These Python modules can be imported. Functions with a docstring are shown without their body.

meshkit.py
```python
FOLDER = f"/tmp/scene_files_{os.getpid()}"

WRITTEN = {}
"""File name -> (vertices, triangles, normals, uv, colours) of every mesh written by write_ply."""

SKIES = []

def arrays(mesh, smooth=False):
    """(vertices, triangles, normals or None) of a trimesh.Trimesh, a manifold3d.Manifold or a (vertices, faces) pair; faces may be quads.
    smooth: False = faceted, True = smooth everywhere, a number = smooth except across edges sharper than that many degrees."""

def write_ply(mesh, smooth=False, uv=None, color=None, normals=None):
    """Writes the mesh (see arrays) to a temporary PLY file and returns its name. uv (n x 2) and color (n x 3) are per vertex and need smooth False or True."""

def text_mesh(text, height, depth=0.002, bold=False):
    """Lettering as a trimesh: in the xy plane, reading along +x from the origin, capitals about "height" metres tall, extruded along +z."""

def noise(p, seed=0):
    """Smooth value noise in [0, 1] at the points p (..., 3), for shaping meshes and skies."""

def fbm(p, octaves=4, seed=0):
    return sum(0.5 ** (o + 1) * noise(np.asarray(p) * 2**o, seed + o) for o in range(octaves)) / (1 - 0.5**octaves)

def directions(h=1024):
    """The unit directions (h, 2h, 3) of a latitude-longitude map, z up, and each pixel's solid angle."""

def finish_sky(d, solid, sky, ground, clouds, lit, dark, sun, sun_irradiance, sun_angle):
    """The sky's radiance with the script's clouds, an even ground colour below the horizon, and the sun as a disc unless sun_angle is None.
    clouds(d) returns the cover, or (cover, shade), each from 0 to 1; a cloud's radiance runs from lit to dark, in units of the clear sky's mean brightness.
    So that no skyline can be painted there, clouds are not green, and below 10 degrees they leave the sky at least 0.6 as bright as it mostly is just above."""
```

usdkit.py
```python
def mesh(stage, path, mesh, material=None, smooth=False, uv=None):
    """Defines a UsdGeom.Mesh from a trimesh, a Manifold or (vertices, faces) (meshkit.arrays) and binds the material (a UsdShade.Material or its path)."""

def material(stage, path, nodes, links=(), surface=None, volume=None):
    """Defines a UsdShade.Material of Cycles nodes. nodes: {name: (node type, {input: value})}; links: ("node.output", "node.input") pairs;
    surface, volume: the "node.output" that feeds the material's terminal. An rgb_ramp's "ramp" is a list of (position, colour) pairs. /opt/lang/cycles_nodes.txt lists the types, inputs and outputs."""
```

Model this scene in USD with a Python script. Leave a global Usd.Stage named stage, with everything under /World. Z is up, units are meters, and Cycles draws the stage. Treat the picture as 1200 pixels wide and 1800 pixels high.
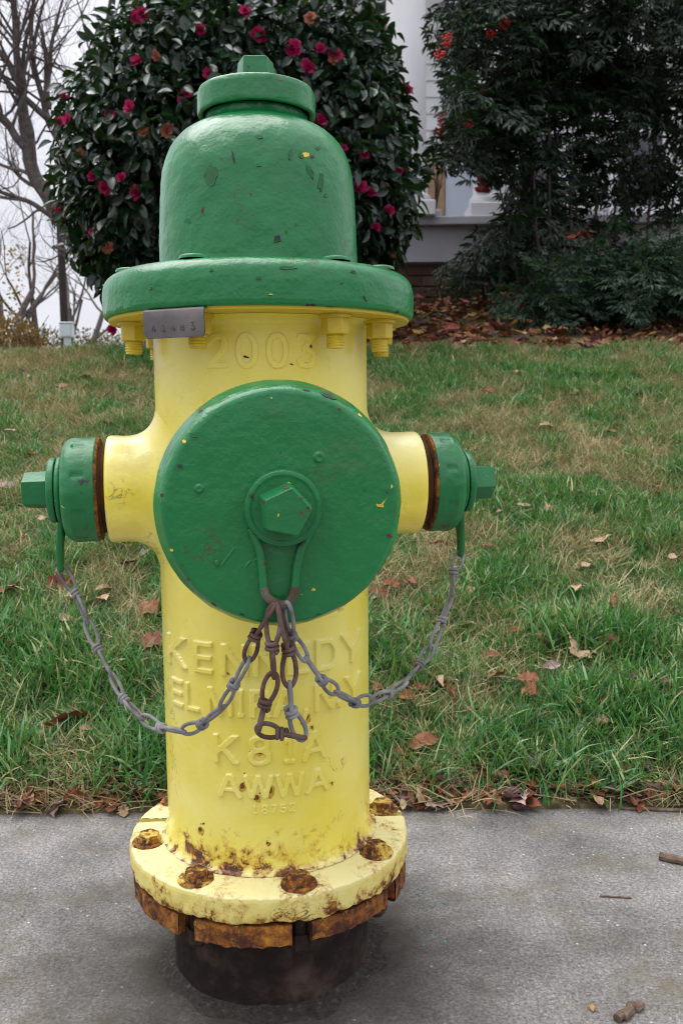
import math
import numpy as np
import trimesh
import usdkit
import meshkit
from scipy.ndimage import gaussian_filter, maximum_filter
from pxr import Usd, UsdGeom, UsdLux, UsdShade, Gf, Sdf, Vt

stage = Usd.Stage.CreateInMemory()
UsdGeom.SetStageUpAxis(stage, 'Z')
UsdGeom.Xform.Define(stage, '/World')
stage.SetDefaultPrim(stage.GetPrimAtPath('/World'))
rng = np.random.default_rng(7)

# ------------------------------------------------------------------ camera
EYE = np.array([0.0, 0.0, 0.61])
FPX, PITCH, ROLL = 1588.0, math.radians(6.4), math.radians(0.55)
_cp, _sp, _cr, _sr = math.cos(PITCH), math.sin(PITCH), math.cos(ROLL), math.sin(ROLL)
FWD = np.array([0, _cp, -_sp])
_r0, _u0 = np.array([1.0, 0, 0]), np.array([0, _sp, _cp])
RIGHT, UP = _cr * _r0 - _sr * _u0, _sr * _r0 + _cr * _u0
cam = UsdGeom.Camera.Define(stage, '/World/camera')
m = Gf.Matrix4d(*RIGHT, 0, *UP, 0, *(-FWD), 0, *EYE, 1)
cam.AddTransformOp().Set(m)
cam.CreateHorizontalApertureAttr(24.0)
cam.CreateVerticalApertureAttr(36.0)
cam.CreateFocalLengthAttr(24.0 * FPX / 1200)
cam.CreateClippingRangeAttr(Gf.Vec2f(0.05, 2000))
cam.CreateFStopAttr(16.0)
cam.CreateFocusDistanceAttr(0.86)
EXPOSURE = 1.1
cam.CreateExposureAttr(EXPOSURE)

# ------------------------------------------------------------------ sky and sun (overcast)
SUN_ELEV, SUN_ROT = math.radians(70), math.radians(-60)      # towards the brightest part of the cloud: high, to the left and beyond the hydrant
SKY_STRENGTH = 0.058
sky_mat = usdkit.material(stage, '/World/Looks/overcast_sky', {
    'sky': ('sky_texture', {'sky_type': 'single_scattering', 'sun_disc': False, 'sun_elevation': SUN_ELEV, 'sun_rotation': SUN_ROT, 'aerosol_density': 2.0}),
    'tc': ('texture_coordinate', {}), 'g': ('texture_coordinate', {}),
    'map': ('mapping', {'scale': (1.6, 1.6, 4.0)}),
    'n': ('noise_texture', {'scale': 1.6, 'detail': 5.0, 'roughness': 0.55}),
    'ramp': ('rgb_ramp', {'ramp': [(0.3, (4.85, 4.9, 5.45)), (0.7, (6.4, 6.42, 6.85))]}),
    'mix': ('mix', {'fac': 0.93}),
    'sep': ('separate_xyz', {}), 'gz': ('map_range', {'from_min': 0.0, 'from_max': 1.0, 'to_min': 1.0, 'to_max': 2.5, 'clamp': True}), 'ov': ('mix', {'mix_type': 'multiply', 'fac': 1.0}),   # an overcast sky is brighter overhead than at the horizon
    'bg': ('background_shader', {'strength': SKY_STRENGTH}),
}, [('tc.generated', 'map.vector'), ('map.vector', 'n.vector'), ('n.fac', 'ramp.fac'), ('sky.color', 'mix.color1'), ('ramp.color', 'ov.color1'), ('g.generated', 'sep.vector'), ('sep.z', 'gz.value'), ('gz.result', 'ov.color2'), ('ov.color', 'mix.color2'), ('mix.color', 'bg.color')], surface='bg.background')
dome = UsdLux.DomeLight.Define(stage, '/World/sky')
UsdShade.MaterialBindingAPI.Apply(dome.GetPrim()).Bind(sky_mat)
dome.GetPrim().SetCustomDataByKey('kind', 'structure')
sun = UsdLux.DistantLight.Define(stage, '/World/sun')
sun.CreateNormalizeAttr(True)
sun.CreateIntensityAttr(0.4)
sun.CreateAngleAttr(60.0)
sun.CreateColorAttr(Gf.Vec3f(1.0, 0.98, 0.95))
_toward = np.array([math.cos(SUN_ELEV) * math.sin(SUN_ROT), math.cos(SUN_ELEV) * math.cos(SUN_ROT), math.sin(SUN_ELEV)])
_z = _toward / np.linalg.norm(_toward)
_x = np.cross([0, 0, 1.0], _z); _x /= np.linalg.norm(_x)
_y = np.cross(_z, _x)
sun.AddTransformOp().Set(Gf.Matrix4d(*_x, 0, *_y, 0, *_z, 0, 0, 0, 20, 1))


# ------------------------------------------------------------------ helpers
def at(px, py, Y):
    """The point of the place that stands Y metres away at a spot of the 1200 x 1800 photograph."""
    v = FWD + RIGHT * (px - 600) / FPX + UP * (900 - py) / FPX
    return EYE + v / v[1] * Y


_used = {}


def numbered(parent, name):
    k = (parent, name)
    n = _used.get(k, -1) + 1
    _used[k] = n
    return f'{parent}/{name}' if n == 0 else f'{parent}/{name}_{n:03d}'


def tag(prim, label=None, cat=None, group=None, kind=None):
    p = prim.GetPrim() if hasattr(prim, 'GetPrim') else prim
    for k, v in (('label', label), ('category', cat), ('group', group), ('kind', kind)):
        if v:
            p.SetCustomDataByKey(k, v)
    return p


def thing(name, label, cat, loc=(0, 0, 0), rotz=0.0, group=None):
    x = UsdGeom.Xform.Define(stage, numbered('/World', name))
    x.AddTranslateOp().Set(Gf.Vec3d(*map(float, loc)))
    if rotz:
        x.AddRotateZOp().Set(float(rotz))
    tag(x, label, cat, group)
    return str(x.GetPath())


def obj(name, mesh, mat, parent='/World', smooth=35, label=None, **kw):
    g = usdkit.mesh(stage, numbered(parent, name), mesh, mat, smooth=smooth)
    tag(g, label, **kw)
    return str(g.GetPath())


def cat(*ms):
    ms = [x for y in ms for x in (y if isinstance(y, (list, tuple)) else [y])]
    return trimesh.util.concatenate(ms)


def tm(v, f):
    v, f = np.asarray(v, float), np.asarray(f, int)
    if f.shape[1] == 4:
        f = np.vstack([f[:, [0, 1, 2]], f[:, [0, 2, 3]]])
    return trimesh.Trimesh(v, f, process=False)


def grid(fn, us, vs, wrap=False):
    """Surface fn(u, v) -> (..., 3) over the grid us x vs; wrap closes v."""
    U, V = np.meshgrid(us, vs, indexing='ij')
    P = fn(U, V).reshape(-1, 3)
    n, k = len(us), len(vs)
    i = np.arange(n - 1)[:, None]
    j = np.arange(k if wrap else k - 1)[None, :]
    j2 = (j + 1) % k
    f = np.stack([i * k + j, i * k + j2, (i + 1) * k + j2, (i + 1) * k + j], -1).reshape(-1, 4)
    return tm(P, f)


def rounded(profile, r=0.003, n=4):
    """Round the inner corners of a polyline profile of (radius, height) points; an entry may carry its own radius."""
    pts = [np.array(p[:2], float) for p in profile]
    rad = [p[2] if len(p) > 2 else r for p in profile]
    out = [pts[0]]
    for i in range(1, len(pts) - 1):
        a, b, c = pts[i - 1], pts[i], pts[i + 1]
        la, lc = np.linalg.norm(a - b), np.linalg.norm(c - b)
        d = min(rad[i], la * 0.49, lc * 0.49)
        if d < 1e-5:
            out.append(b)
            continue
        p, q = b + (a - b) / la * d, b + (c - b) / lc * d
        for t in np.linspace(0, 1, n + 1):
            out.append((1 - t) ** 2 * p + 2 * t * (1 - t) * b + t * t * q)
    out.append(pts[-1])
    return np.array(out)


def lathe(profile, n=72, r=0.003, warp=None):
    """Turned body round z from (radius, z) points going up the outside; warp(theta, z, radius) -> radius."""
    p = rounded(profile, r)
    keep = [0] + [i for i in range(1, len(p)) if np.linalg.norm(p[i] - p[i - 1]) > 1e-6]
    p = p[keep]
    th = np.linspace(0, 2 * np.pi, n, endpoint=False)
    R = np.repeat(p[:, :1], n, 1)
    Z = np.repeat(p[:, 1:], n, 1)
    T = np.repeat(th[None], len(p), 0)
    if warp:
        R = warp(T, Z, R)
    V = np.stack([R * np.cos(T), R * np.sin(T), Z], -1).reshape(-1, 3)
    k = n
    i = np.arange(len(p) - 1)[:, None]
    j = np.arange(n)[None]
    j2 = (j + 1) % n
    f = np.stack([i * k + j, i * k + j2, (i + 1) * k + j2, (i + 1) * k + j], -1).reshape(-1, 4)
    msh = tm(V, f)
    msh.update_faces(msh.nondegenerate_faces())
    return msh


def place(msh, axis, origin):
    """Turn a body built round z so that its z runs along axis from origin."""
    a = np.asarray(axis, float)
    T = trimesh.geometry.align_vectors([0, 0, 1], a)
    x = msh.copy()
    x.apply_transform(T)
    x.apply_translation(origin)
    return x


def polyprism(k, r0, r1, h, turn=0.0, r=0.0018):
    """A nut of k flats with softened edges, r0 at its foot and r1 at its top."""
    from shapely.geometry import Polygon
    a = np.arange(k) * 2 * np.pi / k + turn
    base = Polygon(np.c_[np.cos(a), np.sin(a)]).buffer(-0.09).buffer(0.09, quad_segs=3)
    ring = np.array(base.exterior.coords)[:-1]
    if not base.exterior.is_ccw:
        ring = ring[::-1]
    n = len(ring)
    levels = [(0, r0), (h - r, r1), (h - r * .3, r1 * .985), (h, r1 * .93)]
    V = [np.c_[ring * rr, np.full(n, z)] for z, rr in levels]
    V = np.vstack(V + [[[0, 0, h]]])
    f = []
    for L in range(len(levels) - 1):
        for j in range(n):
            q = (j + 1) % n
            f += [[L * n + j, L * n + q, (L + 1) * n + q], [L * n + j, (L + 1) * n + q, (L + 1) * n + j]]
    top = (len(levels) - 1) * n
    f += [[top + j, top + (j + 1) % n, len(V) - 1] for j in range(n)]
    return tm(V, f)


def tube(points, radius, n=8, closed=False, cap=True):
    P = np.asarray(points, float)
    k = len(P)
    R = np.broadcast_to(np.asarray(radius, float), (k,))
    T = (np.roll(P, -1, 0) - np.roll(P, 1, 0)) if closed else np.gradient(P, axis=0)
    T /= np.maximum(np.linalg.norm(T, axis=1, keepdims=True), 1e-12)
    up = np.array([0.31, 0.17, 0.93])
    if abs(T[0] @ up) > 0.9:
        up = np.array([1.0, 0, 0])
    N = np.zeros_like(P)
    v = up - T[0] * (up @ T[0])
    for i in range(k):
        v = v - T[i] * (v @ T[i])
        v /= max(np.linalg.norm(v), 1e-12)
        N[i] = v
    B = np.cross(T, N)
    a = np.linspace(0, 2 * np.pi, n, endpoint=False)
    V = P[:, None] + R[:, None, None] * (np.cos(a)[None, :, None] * N[:, None] + np.sin(a)[None, :, None] * B[:, None])
    V = V.reshape(-1, 3)
    i = np.arange(k if closed else k - 1)[:, None]
    j = np.arange(n)[None]
    i2, j2 = (i + 1) % k, (j + 1) % n
    f = np.stack([i * n + j, i * n + j2, i2 * n + j2, i2 * n + j], -1).reshape(-1, 4)
    f = np.vstack([f[:, [0, 1, 2]], f[:, [0, 2, 3]]])
    if cap and not closed:
        V = np.vstack([V, P[0], P[-1]])
        c0, c1 = len(V) - 2, len(V) - 1
        f = np.vstack([f, [[c0, (q + 1) % n, q] for q in range(n)], [[c1, (k - 1) * n + q, (k - 1) * n + (q + 1) % n] for q in range(n)]])
    return tm(V, f)


def smooth_path(pts, n=8):
    """Catmull-Rom through pts."""
    P = np.asarray(pts, float)
    Q = np.vstack([2 * P[0] - P[1], P, 2 * P[-1] - P[-2]])
    out = []
    for i in range(1, len(Q) - 2):
        t = np.linspace(0, 1, n, endpoint=False)[:, None]
        a, b, c, d = Q[i - 1:i + 3]
        out.append(.5 * (2 * b + (c - a) * t + (2 * a - 5 * b + 4 * c - d) * t ** 2 + (3 * b - a - 3 * c + d) * t ** 3))
    return np.vstack(out + [P[-1:]])


def box(x0, x1, y0, y1, z0, z1, b=0.0):
    """A box with its edges chamfered by b."""
    if b <= 0:
        x = trimesh.creation.box([x1 - x0, y1 - y0, z1 - z0])
    else:
        pts = []
        s = np.array([x1 - x0, y1 - y0, z1 - z0]) / 2
        for sg in np.ndindex(2, 2, 2):
            c = np.array(sg) * 2 - 1
            for k in range(3):
                d = s - b
                d[k] = s[k]
                pts.append(c * d)
        x = trimesh.convex.convex_hull(np.array(pts))
    x.apply_translation([(x0 + x1) / 2, (y0 + y1) / 2, (z0 + z1) / 2])
    return x


def scatter(template, pos, X, Y, Z, scale):
    """Copies of a template (v, f) with axes X, Y, Z (n x 3 each) as one trimesh."""
    v, f = template
    S = np.asarray(scale, float).reshape(-1, 1, 1)
    V = pos[:, None] + S * (v[None, :, :1] * X[:, None] + v[None, :, 1:2] * Y[:, None] + v[None, :, 2:] * Z[:, None])
    F = f[None] + (np.arange(len(pos)) * len(v))[:, None, None]
    return tm(V.reshape(-1, 3), F.reshape(-1, 3))


def unit(a):
    return a / np.maximum(np.linalg.norm(a, axis=-1, keepdims=True), 1e-12)


def leaf_axes(tip, normal):
    """Axes of leaves whose +y runs to the tip and +z is the upper face."""
    Y = unit(tip)
    Z = unit(normal - Y * (normal * Y).sum(-1, keepdims=True))
    return np.cross(Y, Z), Y, Z


def leaf_template(width=.42, stations=6, fold=.10, droop=.12, peak=.45, lobes=None, curl=0.0):
    """A leaf of length 1 along +y, folded along its midrib."""
    t = np.linspace(0, 1, stations)
    if lobes is None:
        w = width / 2 * np.sin(np.pi * t ** (math.log(.5) / math.log(peak))) ** .8
    else:
        w = np.interp(t, lobes[0], lobes[1])
    w[0] = max(w[0], 0.012)
    w[-1] = 0
    z = -droop * t ** 2
    V, f = [], []
    for i in range(stations):
        V += [[-w[i], t[i], z[i] + fold * w[i] / width - curl * w[i]], [0, t[i], z[i] - fold * .3], [w[i], t[i], z[i] + fold * w[i] / width + curl * w[i] * .6]]
    for i in range(stations - 1):
        a, b = 3 * i, 3 * (i + 1)
        f += [[a, a + 1, b + 1], [a, b + 1, b], [a + 1, a + 2, b + 2], [a + 1, b + 2, b + 1]]
    return np.array(V, float), np.array(f)


# ------------------------------------------------------------------ materials
def mat(name, nodes, links, surface='p.BSDF'):
    return usdkit.material(stage, '/World/Looks/' + name, nodes, links, surface=surface)


def paint(name, ramp, scale=6.0, rough=.5, spec=.4, bump=None, extra_nodes=None, extra_links=(), coord='pos'):
    """A plain material whose colour runs along ramp by noise."""
    nodes = {'g': ('geometry', {}), 'tc': ('texture_coordinate', {}), 'n': ('noise_texture', {'scale': scale, 'detail': 4.0, 'roughness': .6}), 'r': ('rgb_ramp', {'ramp': ramp}),
             'p': ('principled_bsdf', {'roughness': rough, 'specular_ior_level': spec})}
    links = [('g.position' if coord == 'pos' else 'tc.object', 'n.vector'), ('n.fac', 'r.fac'), ('r.color', 'p.base_color')]
    if bump:
        nodes['bn'] = ('noise_texture', {'scale': bump[0], 'detail': 4.0})
        nodes['b'] = ('bump', {'strength': bump[1], 'distance': bump[2]})
        links += [('g.position' if coord == 'pos' else 'tc.object', 'bn.vector'), ('bn.fac', 'b.height'), ('b.normal', 'p.normal')]
    return mat(name, nodes, links)


def foliage(name, ramp, rough=.45, spec=.4, trans=.25, tcol=(.08, .16, .03), per='island', back=None):
    """Leaf colours drawn leaf by leaf, with some light through."""
    nodes = {'g': ('geometry', {}), 'oi': ('object_info', {}), 'r': ('rgb_ramp', {'ramp': ramp}), 'n': ('noise_texture', {'scale': 60.0, 'detail': 2.0}),
             'hv': ('hsv', {}), 'mr': ('map_range', {'from_min': .3, 'from_max': .7, 'to_min': .75, 'to_max': 1.25}),
             'p': ('principled_bsdf', {'roughness': rough, 'specular_ior_level': spec}), 't': ('translucent_bsdf', {'color': tcol}), 'm': ('mix_closure', {'fac': trans})}
    links = [('g.position', 'n.vector'), ('n.fac', 'mr.value'), ('mr.result', 'hv.value'), ('r.color', 'hv.color'), ('hv.color', 'p.base_color'), ('p.BSDF', 'm.closure1'), ('t.BSDF', 'm.closure2')]
    if per == 'island':
        links.append(('g.random_per_island', 'r.fac'))
    else:
        nodes['ad'] = ('math', {'math_type': 'add'})
        nodes['fr'] = ('math', {'math_type': 'fraction'})
        links += [('g.random_per_island', 'ad.value1'), ('oi.random', 'ad.value2'), ('ad.value', 'fr.value1'), ('fr.value', 'r.fac')]
    return mat(name, nodes, links, 'm.closure')


def rusty_paint(name, col_a, col_b, rust_lo, height=None, cracks=0.0, rough=.38, chip=None, grime=.0, bump=.12, chalk_toplight=0.0, coat=0.0, peel=0.0, rsc=120.0):
    """Old thick enamel: two tones, grime, chips, rust; rust_lo is the noise level above which rust breaks out, height=(z0, z1, gain) adds rust towards z0."""
    N = {'tc': ('texture_coordinate', {}), 'g': ('geometry', {}),
         'big': ('noise_texture', {'scale': 9.0, 'detail': 4.0, 'roughness': .6}),
         'tone': ('map_range', {'from_min': .3, 'from_max': .7, 'to_min': 0.0, 'to_max': 1.0, 'clamp': True}),
         'base': ('mix', {'color1': col_a, 'color2': col_b}),
         'sm': ('noise_texture', {'scale': 70.0, 'detail': 7.0, 'roughness': .72, 'distortion': .4}),
         'md': ('noise_texture', {'scale': 22.0, 'detail': 5.0, 'roughness': .65, 'distortion': .6}),
         'w': ('math', {'math_type': 'multiply_add', 'value2': .55}), 'w2': ('math', {'math_type': 'multiply', 'value2': .45}),
         'mask': ('map_range', {'from_min': rust_lo, 'from_max': rust_lo + .045, 'to_min': 0.0, 'to_max': 1.0, 'clamp': True}),
         'halo': ('map_range', {'from_min': rust_lo - .07, 'from_max': rust_lo + .03, 'to_min': 0.0, 'to_max': .75, 'clamp': True}),
         'rn': ('noise_texture', {'scale': rsc, 'detail': 5.0, 'roughness': .7}),
         'rr': ('rgb_ramp', {'ramp': [(.3, (.018, .008, .008)), (.46, (.07, .02, .008)), (.56, (.23, .075, .01)), (.7, (.45, .2, .02))]}),
         'stain': ('mix', {'color2': (.42, .17, .015)}), 'rust': ('mix', {}),
         'fine': ('noise_texture', {'scale': 260.0, 'detail': 3.0}), 'lump': ('noise_texture', {'scale': 38.0, 'detail': 3.0}),
         'hsum': ('math', {'math_type': 'multiply_add', 'value2': .22}),
         'hm': ('math', {'math_type': 'multiply_add', 'value2': -.35}),
         'bmp': ('bump', {'strength': bump * 4, 'distance': .0022}),
         'ro': ('map_range', {'from_min': 0.0, 'from_max': 1.0, 'to_min': rough, 'to_max': .9}),
         'p': ('principled_bsdf', {'specular_ior_level': .42})}
    L = [('tc.object', x + '.vector') for x in ('big', 'sm', 'md', 'rn', 'fine', 'lump')]
    L += [('big.fac', 'tone.value'), ('tone.result', 'base.fac'), ('md.fac', 'w2.value1'), ('sm.fac', 'w.value1'), ('w2.value', 'w.value3')]
    src = 'w.value'
    if height:
        N['sep'] = ('separate_xyz', {})
        N['hz'] = ('map_range', {'from_min': height[0], 'from_max': height[1], 'to_min': height[2], 'to_max': 0.0, 'clamp': True})
        N['ha'] = ('math', {'math_type': 'add'})
        L += [('tc.object', 'sep.vector'), ('sep.z', 'hz.value'), ('hz.result', 'ha.value1'), (src, 'ha.value2')]
        src = 'ha.value'
    L += [(src, 'mask.value'), (src, 'halo.value'), ('rn.fac', 'rr.fac')]
    col = 'base.color'
    if chalk_toplight:
        N['sepn'] = ('separate_xyz', {})
        N['upr'] = ('map_range', {'from_min': .1, 'from_max': .9, 'to_min': 0.0, 'to_max': chalk_toplight, 'clamp': True})
        N['toplit_chalk'] = ('mix', {'color2': (.80, .74, .42)})  # up-facing paint made paler: chalk, plus light from above put into the colour
        L += [('g.normal', 'sepn.vector'), ('sepn.z', 'upr.value'), ('upr.result', 'toplit_chalk.fac'), (col, 'toplit_chalk.color1')]
        col = 'toplit_chalk.color'
    if grime:
        N['gn'] = ('noise_texture', {'scale': 5.5, 'detail': 8.0, 'roughness': .75})
        N['gm'] = ('map_range', {'from_min': .56, 'from_max': .74, 'to_min': 0.0, 'to_max': grime, 'clamp': True})
        N['gc'] = ('mix', {'color2': (.09, .075, .025)})
        L += [('tc.object', 'gn.vector'), ('gn.fac', 'gm.value'), ('gm.result', 'gc.fac'), (col, 'gc.color1')]
        col = 'gc.color'
    if coat:
        N['p'][1].update({'coat_weight': coat, 'coat_roughness': .22, 'coat_ior': 1.45})
    if peel:      # rims of lifted paint: thin broken contour lines in a few places
        N['pn'] = ('noise_texture', {'scale': 30.0, 'detail': 5.0, 'roughness': .62, 'distortion': .8})
        N['pm'] = ('noise_texture', {'scale': 13.0, 'detail': 1.0})
        N['pd'] = ('math', {'math_type': 'subtract', 'value2': .5})
        N['pa'] = ('math', {'math_type': 'absolute'})
        N['pl'] = ('map_range', {'from_min': .004, 'from_max': .016, 'to_min': 1.0, 'to_max': 0.0, 'clamp': True})
        N['pk'] = ('map_range', {'from_min': .63, 'from_max': .67, 'to_min': 0.0, 'to_max': peel, 'clamp': True})
        N['px'] = ('math', {'math_type': 'multiply'})
        N['pc'] = ('mix', {'color2': (.055, .05, .02)})
        L += [('tc.object', 'pn.vector'), ('tc.object', 'pm.vector'), ('pn.fac', 'pd.value1'), ('pd.value', 'pa.value1'), ('pa.value', 'pl.value'), ('pm.fac', 'pk.value'), ('pl.result', 'px.value1'), ('pk.result', 'px.value2'), ('px.value', 'pc.fac'), (col, 'pc.color1')]
        col = 'pc.color'
    if cracks:
        N['vo'] = ('voronoi_texture', {'feature': 'distance_to_edge', 'scale': 230.0})
        N['vd'] = ('mix', {'mix_type': 'add', 'fac': .012})
        N['cm'] = ('map_range', {'from_min': .0, 'from_max': .09, 'to_min': 1.0, 'to_max': 0.0, 'clamp': True})
        N['cn'] = ('map_range', {'from_min': .5, 'from_max': .62, 'to_min': 0.0, 'to_max': cracks, 'clamp': True})
        N['cs'] = ('map_range', {'from_min': .44, 'from_max': .54, 'to_min': 0.0, 'to_max': 1.0, 'clamp': True})
        N['cy'] = ('math', {'math_type': 'multiply'})
        N['cx'] = ('math', {'math_type': 'multiply'})
        N['cc'] = ('mix', {'color2': (.05, .035, .012)})
        L += [('tc.object', 'vd.color1'), ('sm.color', 'vd.color2'), ('vd.color', 'vo.vector'), ('vo.distance', 'cm.value'), ('md.fac', 'cn.value'), ('cm.result', 'cx.value1'), ('cn.result', 'cx.value2'), ('sm.fac', 'cs.value'), ('cx.value', 'cy.value1'), ('cs.result', 'cy.value2'), ('cy.value', 'cc.fac'), (col, 'cc.color1')]
        col = 'cc.color'
    if chip:
        N['ch'] = ('noise_texture', {'scale': chip[0], 'detail': 3.0, 'roughness': .5, 'distortion': 1.0})
        N['chm'] = ('map_range', {'from_min': chip[1], 'from_max': chip[1] + .008, 'to_min': 0.0, 'to_max': 1.0, 'clamp': True})
        N['chn'] = ('rgb_ramp', {'ramp': chip[2], 'interpolate': False})
        N['chb'] = ('noise_texture', {'scale': 16.0, 'detail': 0.0})
        N['chc'] = ('mix', {})
        L += [('tc.object', 'ch.vector'), ('ch.fac', 'chm.value'), ('tc.object', 'chb.vector'), ('chb.fac', 'chn.fac'), ('chm.result', 'chc.fac'), (col, 'chc.color1'), ('chn.color', 'chc.color2')]
        col = 'chc.color'
    L += [(col, 'stain.color1'), ('halo.result', 'stain.fac'), ('stain.color', 'rust.color1'), ('rr.color', 'rust.color2'), ('mask.result', 'rust.fac'), ('rust.color', 'p.base_color'),
          ('fine.fac', 'hsum.value1'), ('lump.fac', 'hsum.value3'), ('mask.result', 'hm.value1'), ('hsum.value', 'hm.value3'), ('hm.value', 'bmp.height'), ('bmp.normal', 'p.normal'),
          ('mask.result', 'ro.value'), ('ro.result', 'p.roughness')]
    return mat(name, N, L)


YEL_A, YEL_B = (.74, .61, .035), (.81, .73, .20)
M_YEL = rusty_paint('yellow_enamel', YEL_A, YEL_B, 0.712, height=(.150, .222, .215), rough=.30, grime=.36, chalk_toplight=.5, coat=.5, peel=.55)
M_YELSHADE = rusty_paint('shaded_yellow_enamel_under_bonnet', (.55, .41, .025), (.60, .46, .05), .70, rough=.42, grime=.8)  # grimy, darker copy of the yellow; shade beneath the bonnet is painted in
M_YELFL = rusty_paint('flaking_yellow_enamel', (.62, .52, .13), (.68, .60, .22), .588, height=(.117, .138, .115), cracks=.95, rough=.45, bump=.2, chalk_toplight=.6, peel=.9)
M_YELBOLT = rusty_paint('rusted_yellow_bolt', (.60, .46, .06), (.62, .52, .14), .475, rough=.55, bump=.25)
CHIPS = [(.3, (.12, .03, .02)), (.5, (.55, .40, .03)), (.6, (.03, .03, .03))]
M_GRN = rusty_paint('green_enamel', (.004, .122, .031), (.007, .150, .042), .80, rough=.27, chip=(60.0, .712, CHIPS), grime=.42, bump=.26, coat=.22, peel=.85)
M_GRNW = rusty_paint('worn_green_enamel', (.006, .122, .033), (.013, .145, .046), .725, rough=.33, chip=(80.0, .672, CHIPS), grime=.45, bump=.2, peel=.9)
M_RUST = rusty_paint('rusted_iron', (.34, .17, .025), (.15, .042, .010), .43, rough=.6, bump=.35, rsc=42.0)
M_BLACKIRON = paint('dark_iron', [(.3, (.010, .007, .006)), (.5, (.022, .015, .012)), (.62, (.050, .032, .024)), (.75, (.075, .058, .05))], scale=26, rough=.85, spec=.2, bump=(70, .9, .006), coord='obj')
M_THREAD = paint('rusted_thread', [(.3, (.03, .015, .01)), (.6, (.11, .045, .016)), (.75, (.2, .09, .02))], scale=40, rough=.7, coord='obj')
M_CHAIN = paint('galvanised_chain_wire', [(.3, (.075, .07, .07)), (.45, (.16, .158, .165)), (.6, (.25, .25, .258)), (.75, (.34, .34, .35))], scale=40, rough=.55, spec=.5, bump=(300, .4, .0006))
M_CHAINR = paint('rusted_chain_wire', [(.3, (.045, .022, .016)), (.5, (.10, .05, .038)), (.62, (.13, .09, .08)), (.75, (.20, .18, .18))], scale=45, rough=.65, spec=.4, bump=(300, .5, .0006))
M_TAG = paint('dull_tag_metal', [(.3, (.07, .062, .062)), (.6, (.125, .113, .115)), (.75, (.17, .135, .105))], scale=30, rough=.5, spec=.5, bump=(120, .3, .0006), coord='obj')
M_TAGDARK = paint('tag_stamping', [(.3, (.045, .041, .043)), (.7, (.07, .062, .064))], rough=.7)

# ------------------------------------------------------------------ ground
EDGE = 1.325


def ground_z(x, y):
    x, y = np.asarray(x, float), np.asarray(y, float)
    t = np.clip(y - EDGE, 0, None)
    lawn = .006 + .306 * np.clip(t, 0, 2.85) - .03 * np.exp(-(t / .25) ** 2) * 0
    s = 1 / (1 + np.exp(-(x - .15) * 5))
    back_r = np.clip(y - 4.175, 0, 2.1) * .235
    back_l = np.clip(y - 4.175, 0, 30) * .03
    n = (meshkit.fbm(np.stack([x * 2.2, y * 2.2, 0 * x], -1), 3, 5) - .5) * .05 * np.clip(t * 3, 0, 1)
    far = np.clip(y - 34, 0, 400) * .012
    return np.where(y < EDGE, -.03, lawn + s * back_r + (1 - s) * back_l + n + far)


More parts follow.
